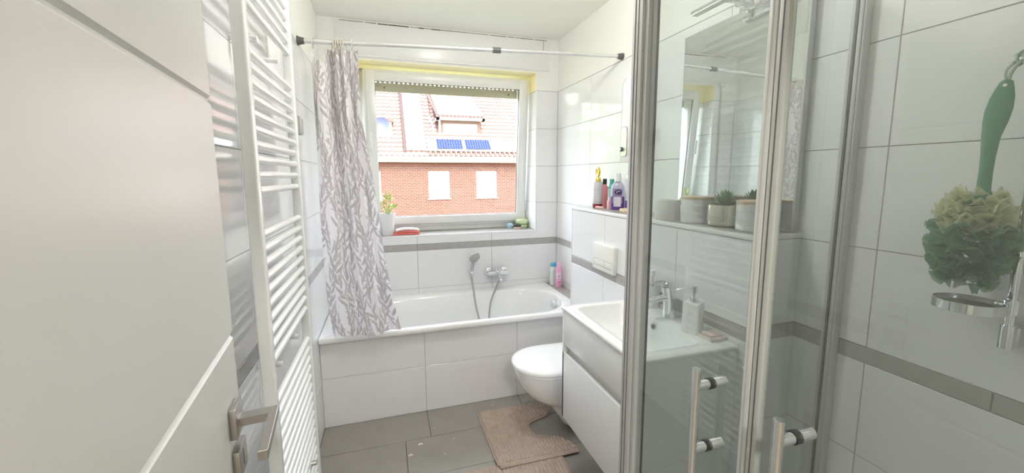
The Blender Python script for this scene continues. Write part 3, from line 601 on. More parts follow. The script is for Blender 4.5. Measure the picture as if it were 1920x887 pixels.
sp_ = empty('spray_bottle', (1.748, -1.105, Z0), 'spray bottle with white trigger head and purple liquid, rightmost on this side of the ledge', 'bottle')
c_ = (1.748, -1.105, Z0)
obj('bottle_body', lathe([(0, .052), (.0262, .052), (.0262, .10), (.020, .125), (.011, .138), (.011, .15), (0, .15)], c_, 28), P((.62, .62, .72), .1), sp_)
obj('purple_liquid', lathe([(0, 0), (.025, 0), (.0265, .004), (.0265, .055), (0, .055)], c_, 28), P((.22, .15, .48), .1), sp_)
obj('trigger_head', join(bx((1.738, -1.125, Z0+.148), (1.758, -1.085, Z0+.178), .005), bx((1.732, -1.123, Z0+.172), (1.762, -1.080, Z0+.20), .006), tube([(1.748, -1.123, Z0+.175), (1.748, -1.133, Z0+.16), (1.748, -1.131, Z0+.135)], .004, 8), tube([(1.748, -1.085, Z0+.19), (1.748, -1.105, Z0+.215), (1.742, -1.120, Z0+.225)], .006, 8)), P((.80, .80, .80)), sp_)
bottle('small_rose_bottle', 'small rose-tinted bottle in front of the turquoise bottle on the ledge', (1.668, -1.015, Z0), [(0, 0), (.012, 0), (.013, .002), (.013, .05), (.008, .058), (0, .058)], P((.75, .50, .52), .2), [(0, .057), (.008, .058), (.008, .072), (0, .073)], P((.85, .8, .8)), 1, 1)
tb2 = obj('lipstick_tube', tube([(1.635, -.918, Z0+.0075), (1.648, -.985, Z0+.0075)], .007, 12), P((.80, .52, .50), .25), label='short rose tube lying on the ledge in front of the bottles', cat='tube')
obj('wooden_soap_tray', bx((1.63, -1.275, Z0), (1.695, -1.185, Z0+.02), .004), mat('light_wood', (.68, .50, .32), .5, var=.15, vscale=40), label='light wooden soap tray at the ledge edge by the purple bottles', cat='tray')
MARB = mat('grey_marble', (.66, .66, .66), .25, var=.16, vscale=22)
LINEN = mat('rough_white_ceramic', (.74, .73, .70), .6)
WOODL = mat('bamboo', (.60, .44, .29), .5, var=.1, vscale=50)
obj('candle_cup', lathe([(0, 0), (.052, 0), (.054, .003), (.054, .09), (.052, .092), (.049, .092), (.047, .07), (0, .068)], (1.612, -1.608, Z0), 40), LINEN, label='plain off-white round pot on the ledge, nearest the shower post', cat='pot')
def jar(label, c, h, r):
    j = empty('lidded_jar', c, label, 'jar', 'marble jars on the ledge')
    obj('jar_body', lathe([(0, 0), (r-.003, 0), (r, .004), (r, h), (0, h)], c, 40), MARB, j)
    obj('lid', lathe([(0, h), (r+.001, h), (r+.002, h+.002), (r+.002, h+.010), (r, h+.012), (0, h+.012)], c, 40), WOODL, j)
jar('grey marble jar with bamboo lid left of the gold planter', (1.660, -1.735, Z0), .10, .062)
jar('grey marble jar with bamboo lid right of the gold planter', (1.668, -2.012, Z0), .098, .062)
pl = empty('succulent_planter', (1.675, -1.868, Z0), 'small gold ribbed planter with a green succulent on the ledge', 'planter')
GB = mat('champagne_metal', (.72, .68, .55), .16, 1.0)
rib = bmesh.new(); n = 96; prof = [(.045, 0), (.056, .002), (.062, .008), (.064, .03), (.064, .085), (.062, .085), (.060, .03)]
rings = [[rib.verts.new(((r_+(.0008 if (k % 2 and .006 < z_ < .084) else 0))*math.cos(2*PI*k/n)+1.675, (r_+(.0008 if (k % 2 and .006 < z_ < .084) else 0))*math.sin(2*PI*k/n)-1.868, Z0+z_)) for k in range(n)] for r_, z_ in prof]
for A, B in zip(rings, rings[1:]):
    for k in range(n): rib.faces.new((A[k], A[(k+1) % n], B[(k+1) % n], B[k]))
rib.faces.new(rings[0][::-1]); bmesh.ops.recalc_face_normals(rib, faces=rib.faces)
obj('pot', rib, GB, pl)
obj('soil', cyl((1.675, -1.868, Z0+.065), (1.675, -1.868, Z0+.076), .06), P((.08, .05, .03), .9), pl)
def leaf(b0, d, ln, w, th_):
    d = Vector(d).normalized(); sd_ = d.cross(Vector((0, 0, 1))).normalized(); upv = sd_.cross(d)
    b = bmesh.new(); rings = []
    for t_, ww in ((0, .4), (.3, .85), (.55, 1), (.8, .7), (1, .04)):
        c = Vector(b0)+d*ln*t_+Vector((0, 0, .010*t_*t_)); rings.append([b.verts.new(c+sd_*w*ww*math.cos(a)+upv*th_*ww*math.sin(a)) for a in [k*PI/3 for k in range(6)]])
    for A, B in zip(rings, rings[1:]):
        for k in range(6): b.faces.new((A[k], A[(k+1) % 6], B[(k+1) % 6], B[k]))
    b.faces.new(rings[0]); b.faces.new(rings[-1]); bmesh.ops.recalc_face_normals(b, faces=b.faces); return b
SUCC = mat('succulent_green', (.14, .27, .13), .5, var=.15, vscale=60)
random.seed(5)
for k in range(26):
    a = k*2.399; el = .15+k*.055; ln = .052-.0007*k
    obj('leaf', leaf((1.675+.006*math.cos(a), -1.868+.006*math.sin(a), Z0+.08+k*.0008), (math.cos(a)*math.cos(el), math.sin(a)*math.cos(el), math.sin(el)), ln, .009, .003), SUCC, pl)

# ------------------------------------------------------------------ sill things
pt = empty('flower_pot', (.400, .085, 1.02), 'white tapered flower pot with a yellow-green plant at the curtain end of the sill', 'potted plant')
obj('pot', lathe([(0, 0), (.040, 0), (.043, .004), (.058, .165), (.060, .168), (.056, .168), (.052, .14), (0, .135)], (.400, .085, 1.02), 36), mat('white_glaze', (.86, .86, .86), .15), pt)
obj('wire_loop', tube([(.398+.027*math.cos(a)*(1+.15*math.sin(a)), .075+.004*math.sin(a), 1.205+.013*math.sin(a)) for a in [k*2*PI/24 for k in range(24)]], .0024, 8, True), P((.35, .36, .36), .3), pt)
obj('stem', join(*[tube(spl([(.40, .09, 1.15), (.40+dx*.5, .10, 1.22), (.40+dx, .11, 1.22+dz)]), .0025, 6) for dx, dz in ((.0, .12), (.03, .08), (-.03, .06), (.075, .0), (.05, .04))]), P((.35, .45, .12)), pt)
LEAFY = mat('young_leaf_green', (.50, .62, .16), .5, var=.2, vscale=40)
t_ = LEAFY.node_tree; 
random.seed(11)
for k in range(42):
    a = random.uniform(0, 2*PI); hgt = random.uniform(.0, .145); rad = (.055*(1-hgt/.19))+.006
    cx = .402+rad*math.cos(a)*random.uniform(.2, 1.0)+(.045 if hgt < .045 and random.random() < .5 else 0); cy = .105+rad*math.sin(a)*.6
    obj('leaf', leaf((cx, cy, 1.19+hgt), (math.cos(a), math.sin(a)*.6, random.uniform(.1, .9)), random.uniform(.022, .036), .010, .0012), LEAFY, pt)
tw = empty('folded_towel', (.535, .09, 1.02), 'coral and white folded cloth beside the flower pot on the sill', 'towel')
CORAL = mat('coral_terry', (.80, .20, .17), .9, bump=(.6, 350, .002)); WHT = mat('pale_pink_terry', (.86, .70, .68), .9, bump=(.6, 350, .002))
def fold(z, xa, xb, thick, m, yy0, yy1, bulge):
    pts = []; n = 26
    top = [(xa+(xb-xa)*k/n, z+thick+bulge*math.sin(PI*k/n)) for k in range(n+1)]; bot = [(xa+(xb-xa)*k/n, z+bulge*.8*math.sin(PI*k/n)) for k in range(n, -1, -1)]
    Ls = []
    for k in range(7):
        y = yy0+(yy1-yy0)*k/6; sh_ = .004*math.sin(k*1.7); sc_ = .92 if k in (0, 6) else 1
        Ls.append([(xm_*1.0+sh_, y, (zz-z-thick/2)*sc_+z+thick/2) for xm_, zz in top+bot])
    return loft(Ls)
obj('lower_fold', fold(1.0205, .452, .632, .012, CORAL, .045, .135, .003), CORAL, tw, ang=60)
obj('middle_fold', fold(1.034, .472, .628, .012, CORAL, .045, .135, .006), CORAL, tw, ang=60)
obj('upper_fold', fold(1.047, .462, .632, .012, WHT, .05, .14, .012), WHT, tw, ang=60)
obj('hanging_corner', loft([[(.438, .03, 1.021), (.438, .06, 1.021), (.438, .06, 1.026), (.438, .03, 1.026)], [(.48, .035, 1.021), (.48, .09, 1.021), (.48, .09, 1.034), (.48, .035, 1.032)]]), CORAL, tw)
obj('round_tin', lathe([(0, 0), (.024, 0), (.029, .008), (.030, .022), (.026, .036), (.012, .043), (0, .044)], (1.415, .188, 1.02), 32), P((.42, .62, .74), .35), label='small round light blue tin on the sill beside the dark-lidded jar', cat='tin')
bk = empty('cream_jar', (1.462, .118, 1.02), 'low cream jar with a black lid between the blue tin and the green soap box', 'jar')
obj('jar_body', lathe([(0, 0), (.029, 0), (.031, .003), (.031, .018), (0, .018)], (1.462, .118, 1.02), 32), P((.72, .55, .50)), bk)
obj('lid', lathe([(0, .018), (.032, .018), (.032, .034), (.029, .037), (0, .037)], (1.462, .118, 1.02), 32), P((.03, .03, .03)), bk)
gs = empty('soap_box', (1.53, .185, 1.02), 'pale green rounded soap box of two halves in the corner of the sill', 'soap box')
PG = P((.62, .72, .45), .35)
obj('box_base', loft([rect(1.493, 1.566, .158, .226, .02, 1.0205), rect(1.488, 1.571, .153, .23, .024, 1.028), rect(1.488, 1.571, .153, .23, .024, 1.046), rect(1.492, 1.567, .157, .226, .02, 1.05)]), PG, gs)
obj('box_lid', loft([rect(1.476, 1.568, .150, .23, .022, 1.054), rect(1.470, 1.574, .146, .234, .026, 1.062), rect(1.470, 1.574, .146, .234, .026, 1.082), rect(1.478, 1.566, .152, .228, .024, 1.092), rect(1.50, 1.545, .17, .21, .018, 1.096)]), PG, gs)

# ------------------------------------------------------------------ curtain rod, rings and curtain
RL, RR = Vector((0, -.747, 2.16)), Vector((W, -.947, 2.17))
def rp(x): return RL+(RR-RL)*(x/W)
rd = empty('curtain_rod', (.9, -.84, 2.16), 'thin white telescopic shower curtain rod spanning wall to wall over the bath', 'curtain rod')
obj('outer_pole', tube([rp(.02), rp(1.02)], .0125, 16), ROD, rd)
obj('inner_pole', tube([rp(1.02), rp(W-.02)], .0098, 16), ROD, rd)
obj('collar', tube([rp(1.0), rp(1.045)], .0155, 16), DARKP, rd)
obj('end_cap', tube([rp(.0005), rp(.015), rp(.035)], [.024, .019, .015], 16), DARKP, rd)
obj('end_cap', tube([rp(W-.0005), rp(W-.012), rp(W-.035)], [.019, .019, .014], 16), DARKP, rd)
# curtain
EL = [(.56, .088), (.60, .078), (.79, .060), (1.19, .052), (1.72, .058), (2.13, .055)]
ER = [(.56, .458), (.76, .418), (1.02, .381), (1.47, .338), (1.785, .293), (2.13, .292)]
YY = [(.56, -.762), (.75, -.772), (1.2, -.775), (1.8, -.770), (2.13, -.765)]
nu, nv = 400, 760; grid = []
random.seed(21); LW = 1.15
def ztop(s):
    # sags between the first hook and the bunched hooks
    if s < .33: return 2.128-.085*min(1, s/.29)**.8+(.085*max(0, (s-.29)/.04))
    return 2.13-.007*abs(math.sin((s-.30)*40))
def foldy(s, z):
    t = (z-.56)/1.57
    bunch = math.exp(-((s-.58)/.24)**2)
    a1 = .020+.010*t
    y = a1*math.sin(2*PI*(s*2.6+.12+.05*math.sin(z*2.1)))+(.010+.012*t)*bunch*math.sin(2*PI*(s*8.5+.08*math.sin(z*3)))+.006*math.sin(2*PI*(s*14+z*.35))*(.2+.8*t)*bunch
    y += .005*noise.noise(Vector((s*7, z*3.2, 2.0)))
    return y
for j in range(nv+1):
    row = []; v = j/nv; acc = 0; prev = None
    for i in range(nu+1):
        s = i/nu; zt_ = ztop(s); zb_ = .566+.010*math.sin(s*9)+.012*(s > .85)*(s-.85)/.15; z = zb_+(zt_-zb_)*v
        t = (z-.56)/1.57
        # bunching of the width towards the hooks
        s2 = s+(.05*math.sin(2*PI*s*1.0))*t*-.6
        x = lerp_tab(EL, z)+(lerp_tab(ER, z)-lerp_tab(EL, z))*s2+.006*math.cos(2*PI*(s*2.6+.12))
        y = lerp_tab(YY, z)+foldy(s, z)*(1 if z < 2.1 else 1)
        if z < .60: y = min(y, -.748)
        p = Vector((x, y, z))
        row.append(p)
    grid.append(row)
# cloth coordinates follow the length along the folds, so the print is compressed by the folds
import numpy as np
G = np.array([[tuple(p) for p in row] for row in grid], dtype=np.float64)       # rows from hem to top
du = np.linalg.norm(G[:, 1:]-G[:, :-1], axis=2).mean(axis=0); U_ = np.concatenate([[0], np.cumsum(du)]); CW = U_[-1]
UU = np.repeat(U_[None, :], nv+1, axis=0); VV = G[:, :, 2]-.56
print_ = np.zeros_like(UU)
rg = np.random.RandomState(4)
def paint(u0, v0, ang, ln, wd_, bend, tone):
    r = ln*1.1
    i0, i1 = np.searchsorted(U_, u0-r), np.searchsorted(U_, u0+r)
    j0 = max(0, int((v0-r)/1.57*nv)-12); j1 = min(nv+1, int((v0+r)/1.57*nv)+14)
    if i1 <= i0 or j1 <= j0: return
    dx = UU[j0:j1, i0:i1]-u0; dy = VV[j0:j1, i0:i1]-v0
    l = dx*math.sin(ang)+dy*math.cos(ang); c = dx*math.cos(ang)-dy*math.sin(ang)
    t = l/ln; c = c-bend*ln*(t*t)
    w = wd_*np.clip(t, 0, 1)**.6*np.clip(1-t, 0, 1)**.75*1.75
    d = w-np.abs(c); f = np.clip(d/.0014+.4, 0, 1)*(t > 0)*(t < 1)
    vein = np.clip(1-np.abs(c)/.0011, 0, 1)*.35*(t > .12)*(t < .8)
    print_[j0:j1, i0:i1] = np.maximum(print_[j0:j1, i0:i1], (f-vein*f)*tone)
ns = int(CW/.068)+2
for k in range(ns):
    ub = (k-.3)*.068; ph = rg.uniform(0, 6.28); vv_ = -.08+rg.uniform(0, .05); sd_ = 1
    while vv_ < 1.62:
        su = ub+.026*math.sin(vv_*12+ph); sa = math.atan(.026*12*math.cos(vv_*12+ph))
        paint(su, vv_, sa+sd_*rg.uniform(.35, 1.05), rg.uniform(.058, .088), rg.uniform(.0105, .0145), -sd_*rg.uniform(.15, .55), rg.uniform(.7, 1.0))
        if rg.rand() < .6: paint(su, vv_+.008, sa+sd_*rg.uniform(1.2, 1.6), .040, .008, -sd_*.35, rg.uniform(.5, .9))
        paint(su-.0, vv_, sa, .032, .0022, 0, .8)
        sd_ = -sd_; vv_ += rg.uniform(.019, .026)
me = bpy.data.meshes.new('shower_curtain'); org = Vector((.25, -.77, .56))
V3 = (G.reshape(-1, 3)-np.array(org)).astype(np.float32); me.vertices.add(len(V3)); me.vertices.foreach_set('co', V3.ravel())
ii, jj = np.meshgrid(np.arange(nu), np.arange(nv)); q0 = (jj*(nu+1)+ii).ravel(); quads = np.stack([q0, q0+1, q0+nu+2, q0+nu+1], axis=1).astype(np.int32)
me.loops.add(quads.size); me.loops.foreach_set('vertex_index', quads.ravel()); me.polygons.add(len(quads))
me.polygons.foreach_set('loop_start', np.arange(0, quads.size, 4, dtype=np.int32)); me.update(calc_edges=True); me.validate()
me.polygons.foreach_set('use_smooth', np.ones(len(quads), dtype=bool))
ca = me.attributes.new('leaf_print', 'FLOAT', 'POINT'); ca.data.foreach_set('value', print_.ravel().astype(np.float32)); me.materials.append(CURT)
sc_ = bpy.data.objects.new('shower_curtain', me); SC.collection.objects.link(sc_); sc_.location = org
tagit(sc_, 'white shower curtain with mauve-grey leaf print, gathered at the left end of the rod', 'shower curtain')
RING = mat('beige_plastic_ring', (.66, .60, .52), .4)
ringx = [.072, .168, .178, .186, .196, .206, .214, .225, .262]
rl = ['leftmost beige curtain ring on the rod, standing apart from the others']+['beige curtain ring in the tight bunch of seven rings on the rod']*7+['beige curtain ring furthest right on the rod']
for i, x in enumerate(ringx):
    c = rp(x)+Vector((0, 0, -.011)); tl_ = random.uniform(-.35, .35) if 0 < i < 8 else 0
    pts = [c+Vector((math.sin(a)*.020*math.sin(tl_), math.sin(a)*.020*math.cos(tl_), .026*math.cos(a))) for a in [k*2*PI/24 for k in range(24)]]
    obj('curtain_ring', tube(pts, .0022, 8, True), RING, label=rl[i], cat='curtain ring', group='curtain rings on the rod')

# ------------------------------------------------------------------ towel radiator
ra = empty('towel_radiator', (.074, -1.65, .10), 'tall white towel radiator with horizontal tubes on the left wall', 'radiator')
PN, PF = (-1.935, -1.900), (-1.400, -1.365)
for p0, p1 in (PN, PF):
    obj('post', bx((.058, p0, .115), (.090, p1, 2.20), .006, 3), RAD, ra)
zs = []
def sc(z): return 1.47+(z-1.47)*1.06
A_ = [2.051, 2.013, 1.975, 1.938, 1.898]; B_ = [1.78, 1.743, 1.705, 1.668, 1.629, 1.591, 1.553, 1.515, 1.475, 1.435]; C_ = [1.322, 1.283, 1.246, 1.208, 1.171, 1.133, 1.093, 1.056, 1.019, .979]
D_ = [.858-.0373*k for k in range(20)]
zs = [sc(z) for z in [2.089, 2.127]+A_+B_+C_]+[sc(z) for z in D_ if sc(z) > .14]
tm = None
for z in zs:
    if tm is None:
        t0 = obj('tube', tube([(.074, PN[1]-.004, z), (.074, PF[0]+.004, z)], .0112, 14), RAD, ra); tm = t0.data; zref = z
    else:
        o = bpy.data.objects.new('tube', tm); SC.collection.objects.link(o); o.parent = ra; o.location = (0, 0, z-zref); WM[o.name] = wmat(ra) @ Matrix.Translation((0, 0, z-zref))
for y in (-1.75, -1.52):
    for z in (sc(1.84), sc(.915)):
        obj('bracket', cyl((.0005, y, z), (.070, y, z), .0085), RAD, ra)
obj('air_plug', join(tube(spl([(.092, -1.46, .50), (.10, -1.46, .50)], 3), .01, 12)), PLATE, ra) if False else None
obj('air_plug', cyl((.085, -1.53, sc(.43)), (.105, -1.53, sc(.43)), .010, .008), STEEL, ra)
se = empty('wall_sensor', (.012, -.955, 1.67), 'narrow grey wall-mounted box between the towel radiator and the curtain', 'sensor box')
obj('housing', loft([[(.0005, -.995, 1.67), (.0005, -.90, 1.67), (.0005, -.90, 1.755), (.0005, -.995, 1.755)], [(.026, -.99, 1.672), (.026, -.905, 1.672), (.026, -.905, 1.753), (.026, -.99, 1.753)]]), P((.42, .43, .41), .4), se)
obj('front_cover', bx((.026, -.987, 1.675), (.030, -.908, 1.750), .002), P((.50, .50, .48), .4), se)

# ------------------------------------------------------------------ bathroom door (opened against the left wall)
E0 = Vector((.1205, -2.26424, 0)); un = Vector((.11435, -.99344, 0)); nn = Vector((.99344, .11435, 0))
DM = Matrix((un, nn, Vector((0, 0, 1)))).transposed().to_4x4(); DM.translation = E0
do = bpy.data.objects.new('door_1', None); SC.collection.objects.link(do); do.matrix_world = DM; WM[do.name] = DM; do['kind'] = 'structure'
def dloc(b): bmesh.ops.transform(b, matrix=DM, verts=b.verts); return b
GR = (.382, .782, 1.180, 1.602)
prev = .008; lf = nb()
for g in GR+(1.99,):
    lf = join(lf, bx((.012, -.016, prev+(.0006 if prev > .01 else 0)), (.868, 0, g-(.0006 if g < 1.9 else 0)), .0065, 1)); prev = g
lf = join(lf, bx((.012, -.04, .008), (.868, -.0052, 1.99), .001))
obj('door_leaf', dloc(lf), DOORM, do)
lev = loft([[(u_, n_, z_) for u_, n_ in ((.059, .005), (.059, .070), (.196, .070), (.196, .0555), (.082, .0555), (.082, .005))] for z_ in (1.029, 1.045)])
bmesh.ops.bevel(lev, geom=lev.edges[:], offset=.0009, segments=1, affect='EDGES')
hn = obj('door_handle', dloc(join(bx((.050, 0, 1.016), (.100, .011, 1.071), .0015), lev)), STEEL, do)
lk = obj('lock_plate', dloc(bx((.044, 0, .938), (.100, .011, .992), .0015)), STEEL, do)
obj('lock_slot', dloc(bx((.071, .0108, .952), (.0745, .0116, .982))), DARKP, lk, smooth=False)
hg = obj('hinge', dloc(cyl((.872, .006, .25), (.872, .006, .33), .008)), STEEL, do)
obj('hinge', dloc(cyl((.872, .006, 1.70), (.872, .006, 1.78), .008)), STEEL, do)
# door frame in the doorway
obj('trim_3', join(bx((.185, -3.345, 0), (.215, -3.19, 2.04), .003), bx((.985, -3.345, 0), (1.012, -3.19, 2.04), .003), bx((.185, -3.345, 2.01), (1.012, -3.19, 2.04), .003)), DOORM, kind='structure')

# ------------------------------------------------------------------ shower enclosure
GX = 1.015; SY = -2.237; SZ = 1.98
en = empty('shower_enclosure', (1.4, -2.6, 0), 'corner shower enclosure of clear glass doors in matt aluminium frames', 'shower enclosure')
obj('corner_post', join(bx((.997, -2.262, .05), (1.034, -2.222, SZ), .003), bx((1.006, -2.266, .05), (1.010, -2.259, SZ)), bx((1.004, -2.276, .05), (1.030, -2.262, SZ), .003)), ALU, en)
obj('post_groove', join(bx((.9958, -2.249, .05), (.9975, -2.2475, SZ)), bx((.9958, -2.236, .05), (.9975, -2.2345, SZ))), DARKP, en, smooth=False)
obj('wall_profile', join(bx((W-.030, -2.258, .05), (W-.0005, -2.218, SZ), .003), bx((W-.034, -2.250, .05), (W-.026, -2.238, SZ), .002), bx((W-.033, -2.252, .05), (W-.031, -2.222, SZ))), ALU, en)
obj('side_pane', bx((1.03, SY-.003, .05), (W-.028, SY+.003, SZ)), SGLASS, en, smooth=False)
obj('pane_gasket', join(bx((1.031, -2.2785, .05), (1.0335, -2.270, SZ)), bx((W-.0365, SY-.004, .05), (W-.034, SY+.004, SZ))), RUBBER, en, smooth=False)
obj('bottom_rail', join(bx((1.03, -2.25, .04), (W, -2.222, .055), .002), bx((GX-.012, -3.2, .04), (GX+.012, -2.25, .055), .002)), ALU, en)
def sdoor(y0, y1, sealy, hy, hz):
    d = obj('door_pane', bx((GX-.003, y0, .06), (GX+.003, y1, SZ-.01)), SGLASS, en, smooth=False)
    obj('magnet_profile', join(bx((GX-.008, min(sealy), .06), (GX+.008, max(sealy), SZ-.01), .002)), PROF if sealy[1] > -2.60 else SEAL, d)
    obj('profile_groove', bx((GX-.0087, sum(sealy)/2-.001, .06), (GX-.0075, sum(sealy)/2+.001, SZ-.01)), DARKP if sealy[1] < -2.60 else SEAL, d, smooth=False)
    hb = [(GX-.036, hy, hz), (GX-.036, hy, hz-.30)]
    obj('pull_bar', cyl(hb[0], hb[1], .0085, None, 24, .001), CHROME, d)
    for zz in (hz-.037, hz-.037-.135):
        obj('standoff', join(cyl((GX-.034, hy, zz), (GX-.006, hy, zz), .0095), cyl((GX+.005, hy, zz), (GX+.036, hy, zz), .0095)), CHROME, d)
        obj('washer', cyl((GX-.0065, hy, zz), (GX+.0055, hy, zz), .0112), RUBBER, d)
sdoor(-2.595, -2.277, (-2.607, -2.591), -2.511, 1.091)
sdoor(-3.18, -2.618, (-2.627, -2.609), -2.687, 1.091)
obj('shower_tray', loft([rect(1.02, W-.004, -3.196, -2.236, .02, .0005), rect(1.02, W-.004, -3.196, -2.236, .02, .04), rect(1.06, W-.04, -3.15, -2.28, .03, .04), rect(1.09, W-.07, -3.12, -2.31, .04, .022)]), CERAM, label='low white square shower tray inside the glass enclosure', cat='shower tray')
# rail, soap ring and back brush
RX, RY = 1.722, -2.628
rl_ = empty('shower_rail', (RX, RY, 1.08), 'chrome vertical shower rail on the tiled wall inside the shower', 'shower rail')
obj('pole', cyl((RX, RY, 1.10), (RX, RY, 1.86), .0095, None, 24), CHROME, rl_)
obj('lower_bracket', join(bx((W-.04, RY-.014, 1.085), (W-.0005, RY+.014, 1.13), .003), cyl((RX, RY, 1.082), (RX, RY, 1.135), .0135)), CHROME, rl_)
obj('upper_bracket', join(bx((RX-.002, RY-.011, 1.83), (W-.0005, RY+.011, 1.865), .003)), CHROME, rl_)
obj('hook_arm', join(cyl((RX, RY, 1.715), (RX-.05, RY+.005, 1.715), .0095), cyl((RX, RY-.02, 1.70), (RX, RY+.0, 1.735), .014), cyl((RX-.012, RY+.045, 1.712), (RX-.012, RY-.05, 1.712), .008)), CHROME, rl_)
sdh = empty('soap_ring', (1.665, -2.60, 1.16), 'round chrome soap dish ring clamped on the shower rail', 'soap dish')
cR = Vector((1.652, -2.588, 1.178)); rr_ = .058
def ringpts(r, z, n=48): return [(cR.x+r*math.cos(2*PI*k/n), cR.y+r*math.sin(2*PI*k/n), z) for k in range(n)]
obj('ring_band', loft([ringpts(rr_, 1.168), ringpts(rr_, 1.189), ringpts(rr_-.003, 1.189), ringpts(rr_-.003, 1.168), ringpts(rr_, 1.168)], False, False), CHROME, sdh, ang=40)
obj('dish_plate', lathe([(0, .0), (.045, .001), (.0545, .006), (.0545, .008), (.045, .003), (0, .002)], (cR.x, cR.y, 1.168), 40), mat('smoked_plastic', (.25, .26, .25), .2), sdh)
obj('clamp', join(cyl((RX, RY, 1.162), (RX, RY, 1.195), .0155), bx((1.69, RY-.004, 1.168), (RX, RY+.016, 1.189), .003)), CHROME, sdh)
bb = empty('back_brush', (1.69, -2.56, 1.20), 'bath brush with green handle and cream-to-green mesh pouf hanging from the shower rail', 'bath brush')
GH = mat('green_plastic', (.085, .23, .135), .35)
BC = Vector((1.692, -2.570, 0))
hp = [(1.672, .004), (1.668, .010), (1.655, .0145), (1.635, .0195), (1.61, .022), (1.585, .0205), (1.55, .0155), (1.51, .0125), (1.47, .0115), (1.435, .0125), (1.42, .018), (1.405, .026), (1.398, .022), (1.39, .010)]
Ls = []
for z, w in hp:
    off = -.008*((z-1.60)/.07) if z > 1.60 else 0
    off = .012*max(0, (z-1.55)/.12)
    Ls.append([(BC.x+.006*math.sin(a), BC.y-off+w*math.cos(a), z) for a in [k*2*PI/16 for k in range(16)]])
obj('brush_handle', loft(Ls), GH, bb, ang=60)
obj('hang_hole', cyl((BC.x-.0075, BC.y-.013, 1.660), (BC.x+.0075, BC.y-.013, 1.660), .0032, None, 12), P((.85, .86, .83)), bb)
obj('cord', join(tube(spl([(BC.x, BC.y-.013, 1.662), (BC.x-.002, BC.y-.010, 1.69), (RX-.012, BC.y-.016, 1.715), (RX-.014, BC.y-.02, 1.728), (RX-.010, BC.y-.03, 1.728), (BC.x+.003, BC.y-.018, 1.69), (BC.x, BC.y-.014, 1.662)]), .0028, 8), *[tube(spl([(RX-.012, RY+.045-k*.012, 1.725), (RX-.020, RY+.04-k*.012, 1.714), (RX-.012, RY+.038-k*.012, 1.702), (RX-.003, RY+.036-k*.012, 1.714), (RX-.012, RY+.034-k*.012, 1.7255)]), .0032, 8) for k in range(6)]), mat('cord_green', (.36, .46, .36), .8), bb)
# pouf: ruffled mesh ribbons
def mesh_net(name, c1, c2):
    m = mat(name, c1, .55); b = m.node_tree.nodes['Principled BSDF']; t = m.node_tree
    tr_ = t.nodes.new('ShaderNodeBsdfTranslucent'); tr_.inputs[0].default_value = (*c1, 1)
    tp_ = t.nodes.new('ShaderNodeBsdfTransparent'); m1 = t.nodes.new('ShaderNodeMixShader'); m1.inputs[0].default_value = .35
    m2 = t.nodes.new('ShaderNodeMixShader'); m2.inputs[0].default_value = .22
    L = t.links.new; L(b.outputs[0], m1.inputs[1]); L(tr_.outputs[0], m1.inputs[2]); L(m1.outputs[0], m2.inputs[1]); L(tp_.outputs[0], m2.inputs[2]); L(m2.outputs[0], t.nodes['Material Output'].inputs[0])
    return m
CREAM = mesh_net('cream_net', (.72, .74, .52), None); GREEN = mesh_net('green_net', (.22, .40, .26), None)
def pouf(z0, z1, zc_, rz, r0, cnt, seed, m, name):
    random.seed(seed); b = bmesh.new()
    for l in range(cnt):
        z = z0+(z1-z0)*((l+random.random())/cnt); th_ = random.uniform(0, 2*PI); k_ = math.sqrt(max(.12, 1-((z-zc_)/rz)**2))
        d = Vector((math.cos(th_), math.sin(th_), random.uniform(-.35, .35))).normalized(); tg = Vector((-d.y, d.x, random.uniform(-.5, .5))).normalized(); nv_ = d.cross(tg).normalized()
        base = Vector((BC.x-.012+.45*r0*k_*d.x*.8, BC.y+.003+.45*r0*k_*d.y, z)); ph = random.uniform(0, 6); fq = random.uniform(3, 5); Rr = r0*k_*random.uniform(.50, .62); rows = []
        for q_ in range(6):
            t = q_/5; row = []
            for k in range(27):
                a = (k/26-.5)*2.7
                p = base+(d*math.cos(a)+tg*math.sin(a))*Rr*(.15+.85*t)*(1+.08*math.sin(a*3+ph))+nv_*t*(.012*math.sin(a*fq+ph)+.003*math.sin(a*fq*2.3))
                row.append(b.verts.new(p))
            rows.append(row)
        for A, B in zip(rows, rows[1:]):
            for k in range(26): b.faces.new((A[k], A[k+1], B[k+1], B[k]))
    return obj(name, b, m, bb, ang=180)
pouf(1.348, 1.428, 1.325, .125, .074, 70, 2, CREAM, 'cream_pouf')
pouf(1.222, 1.345, 1.325, .125, .076, 110, 5, GREEN, 'green_pouf')

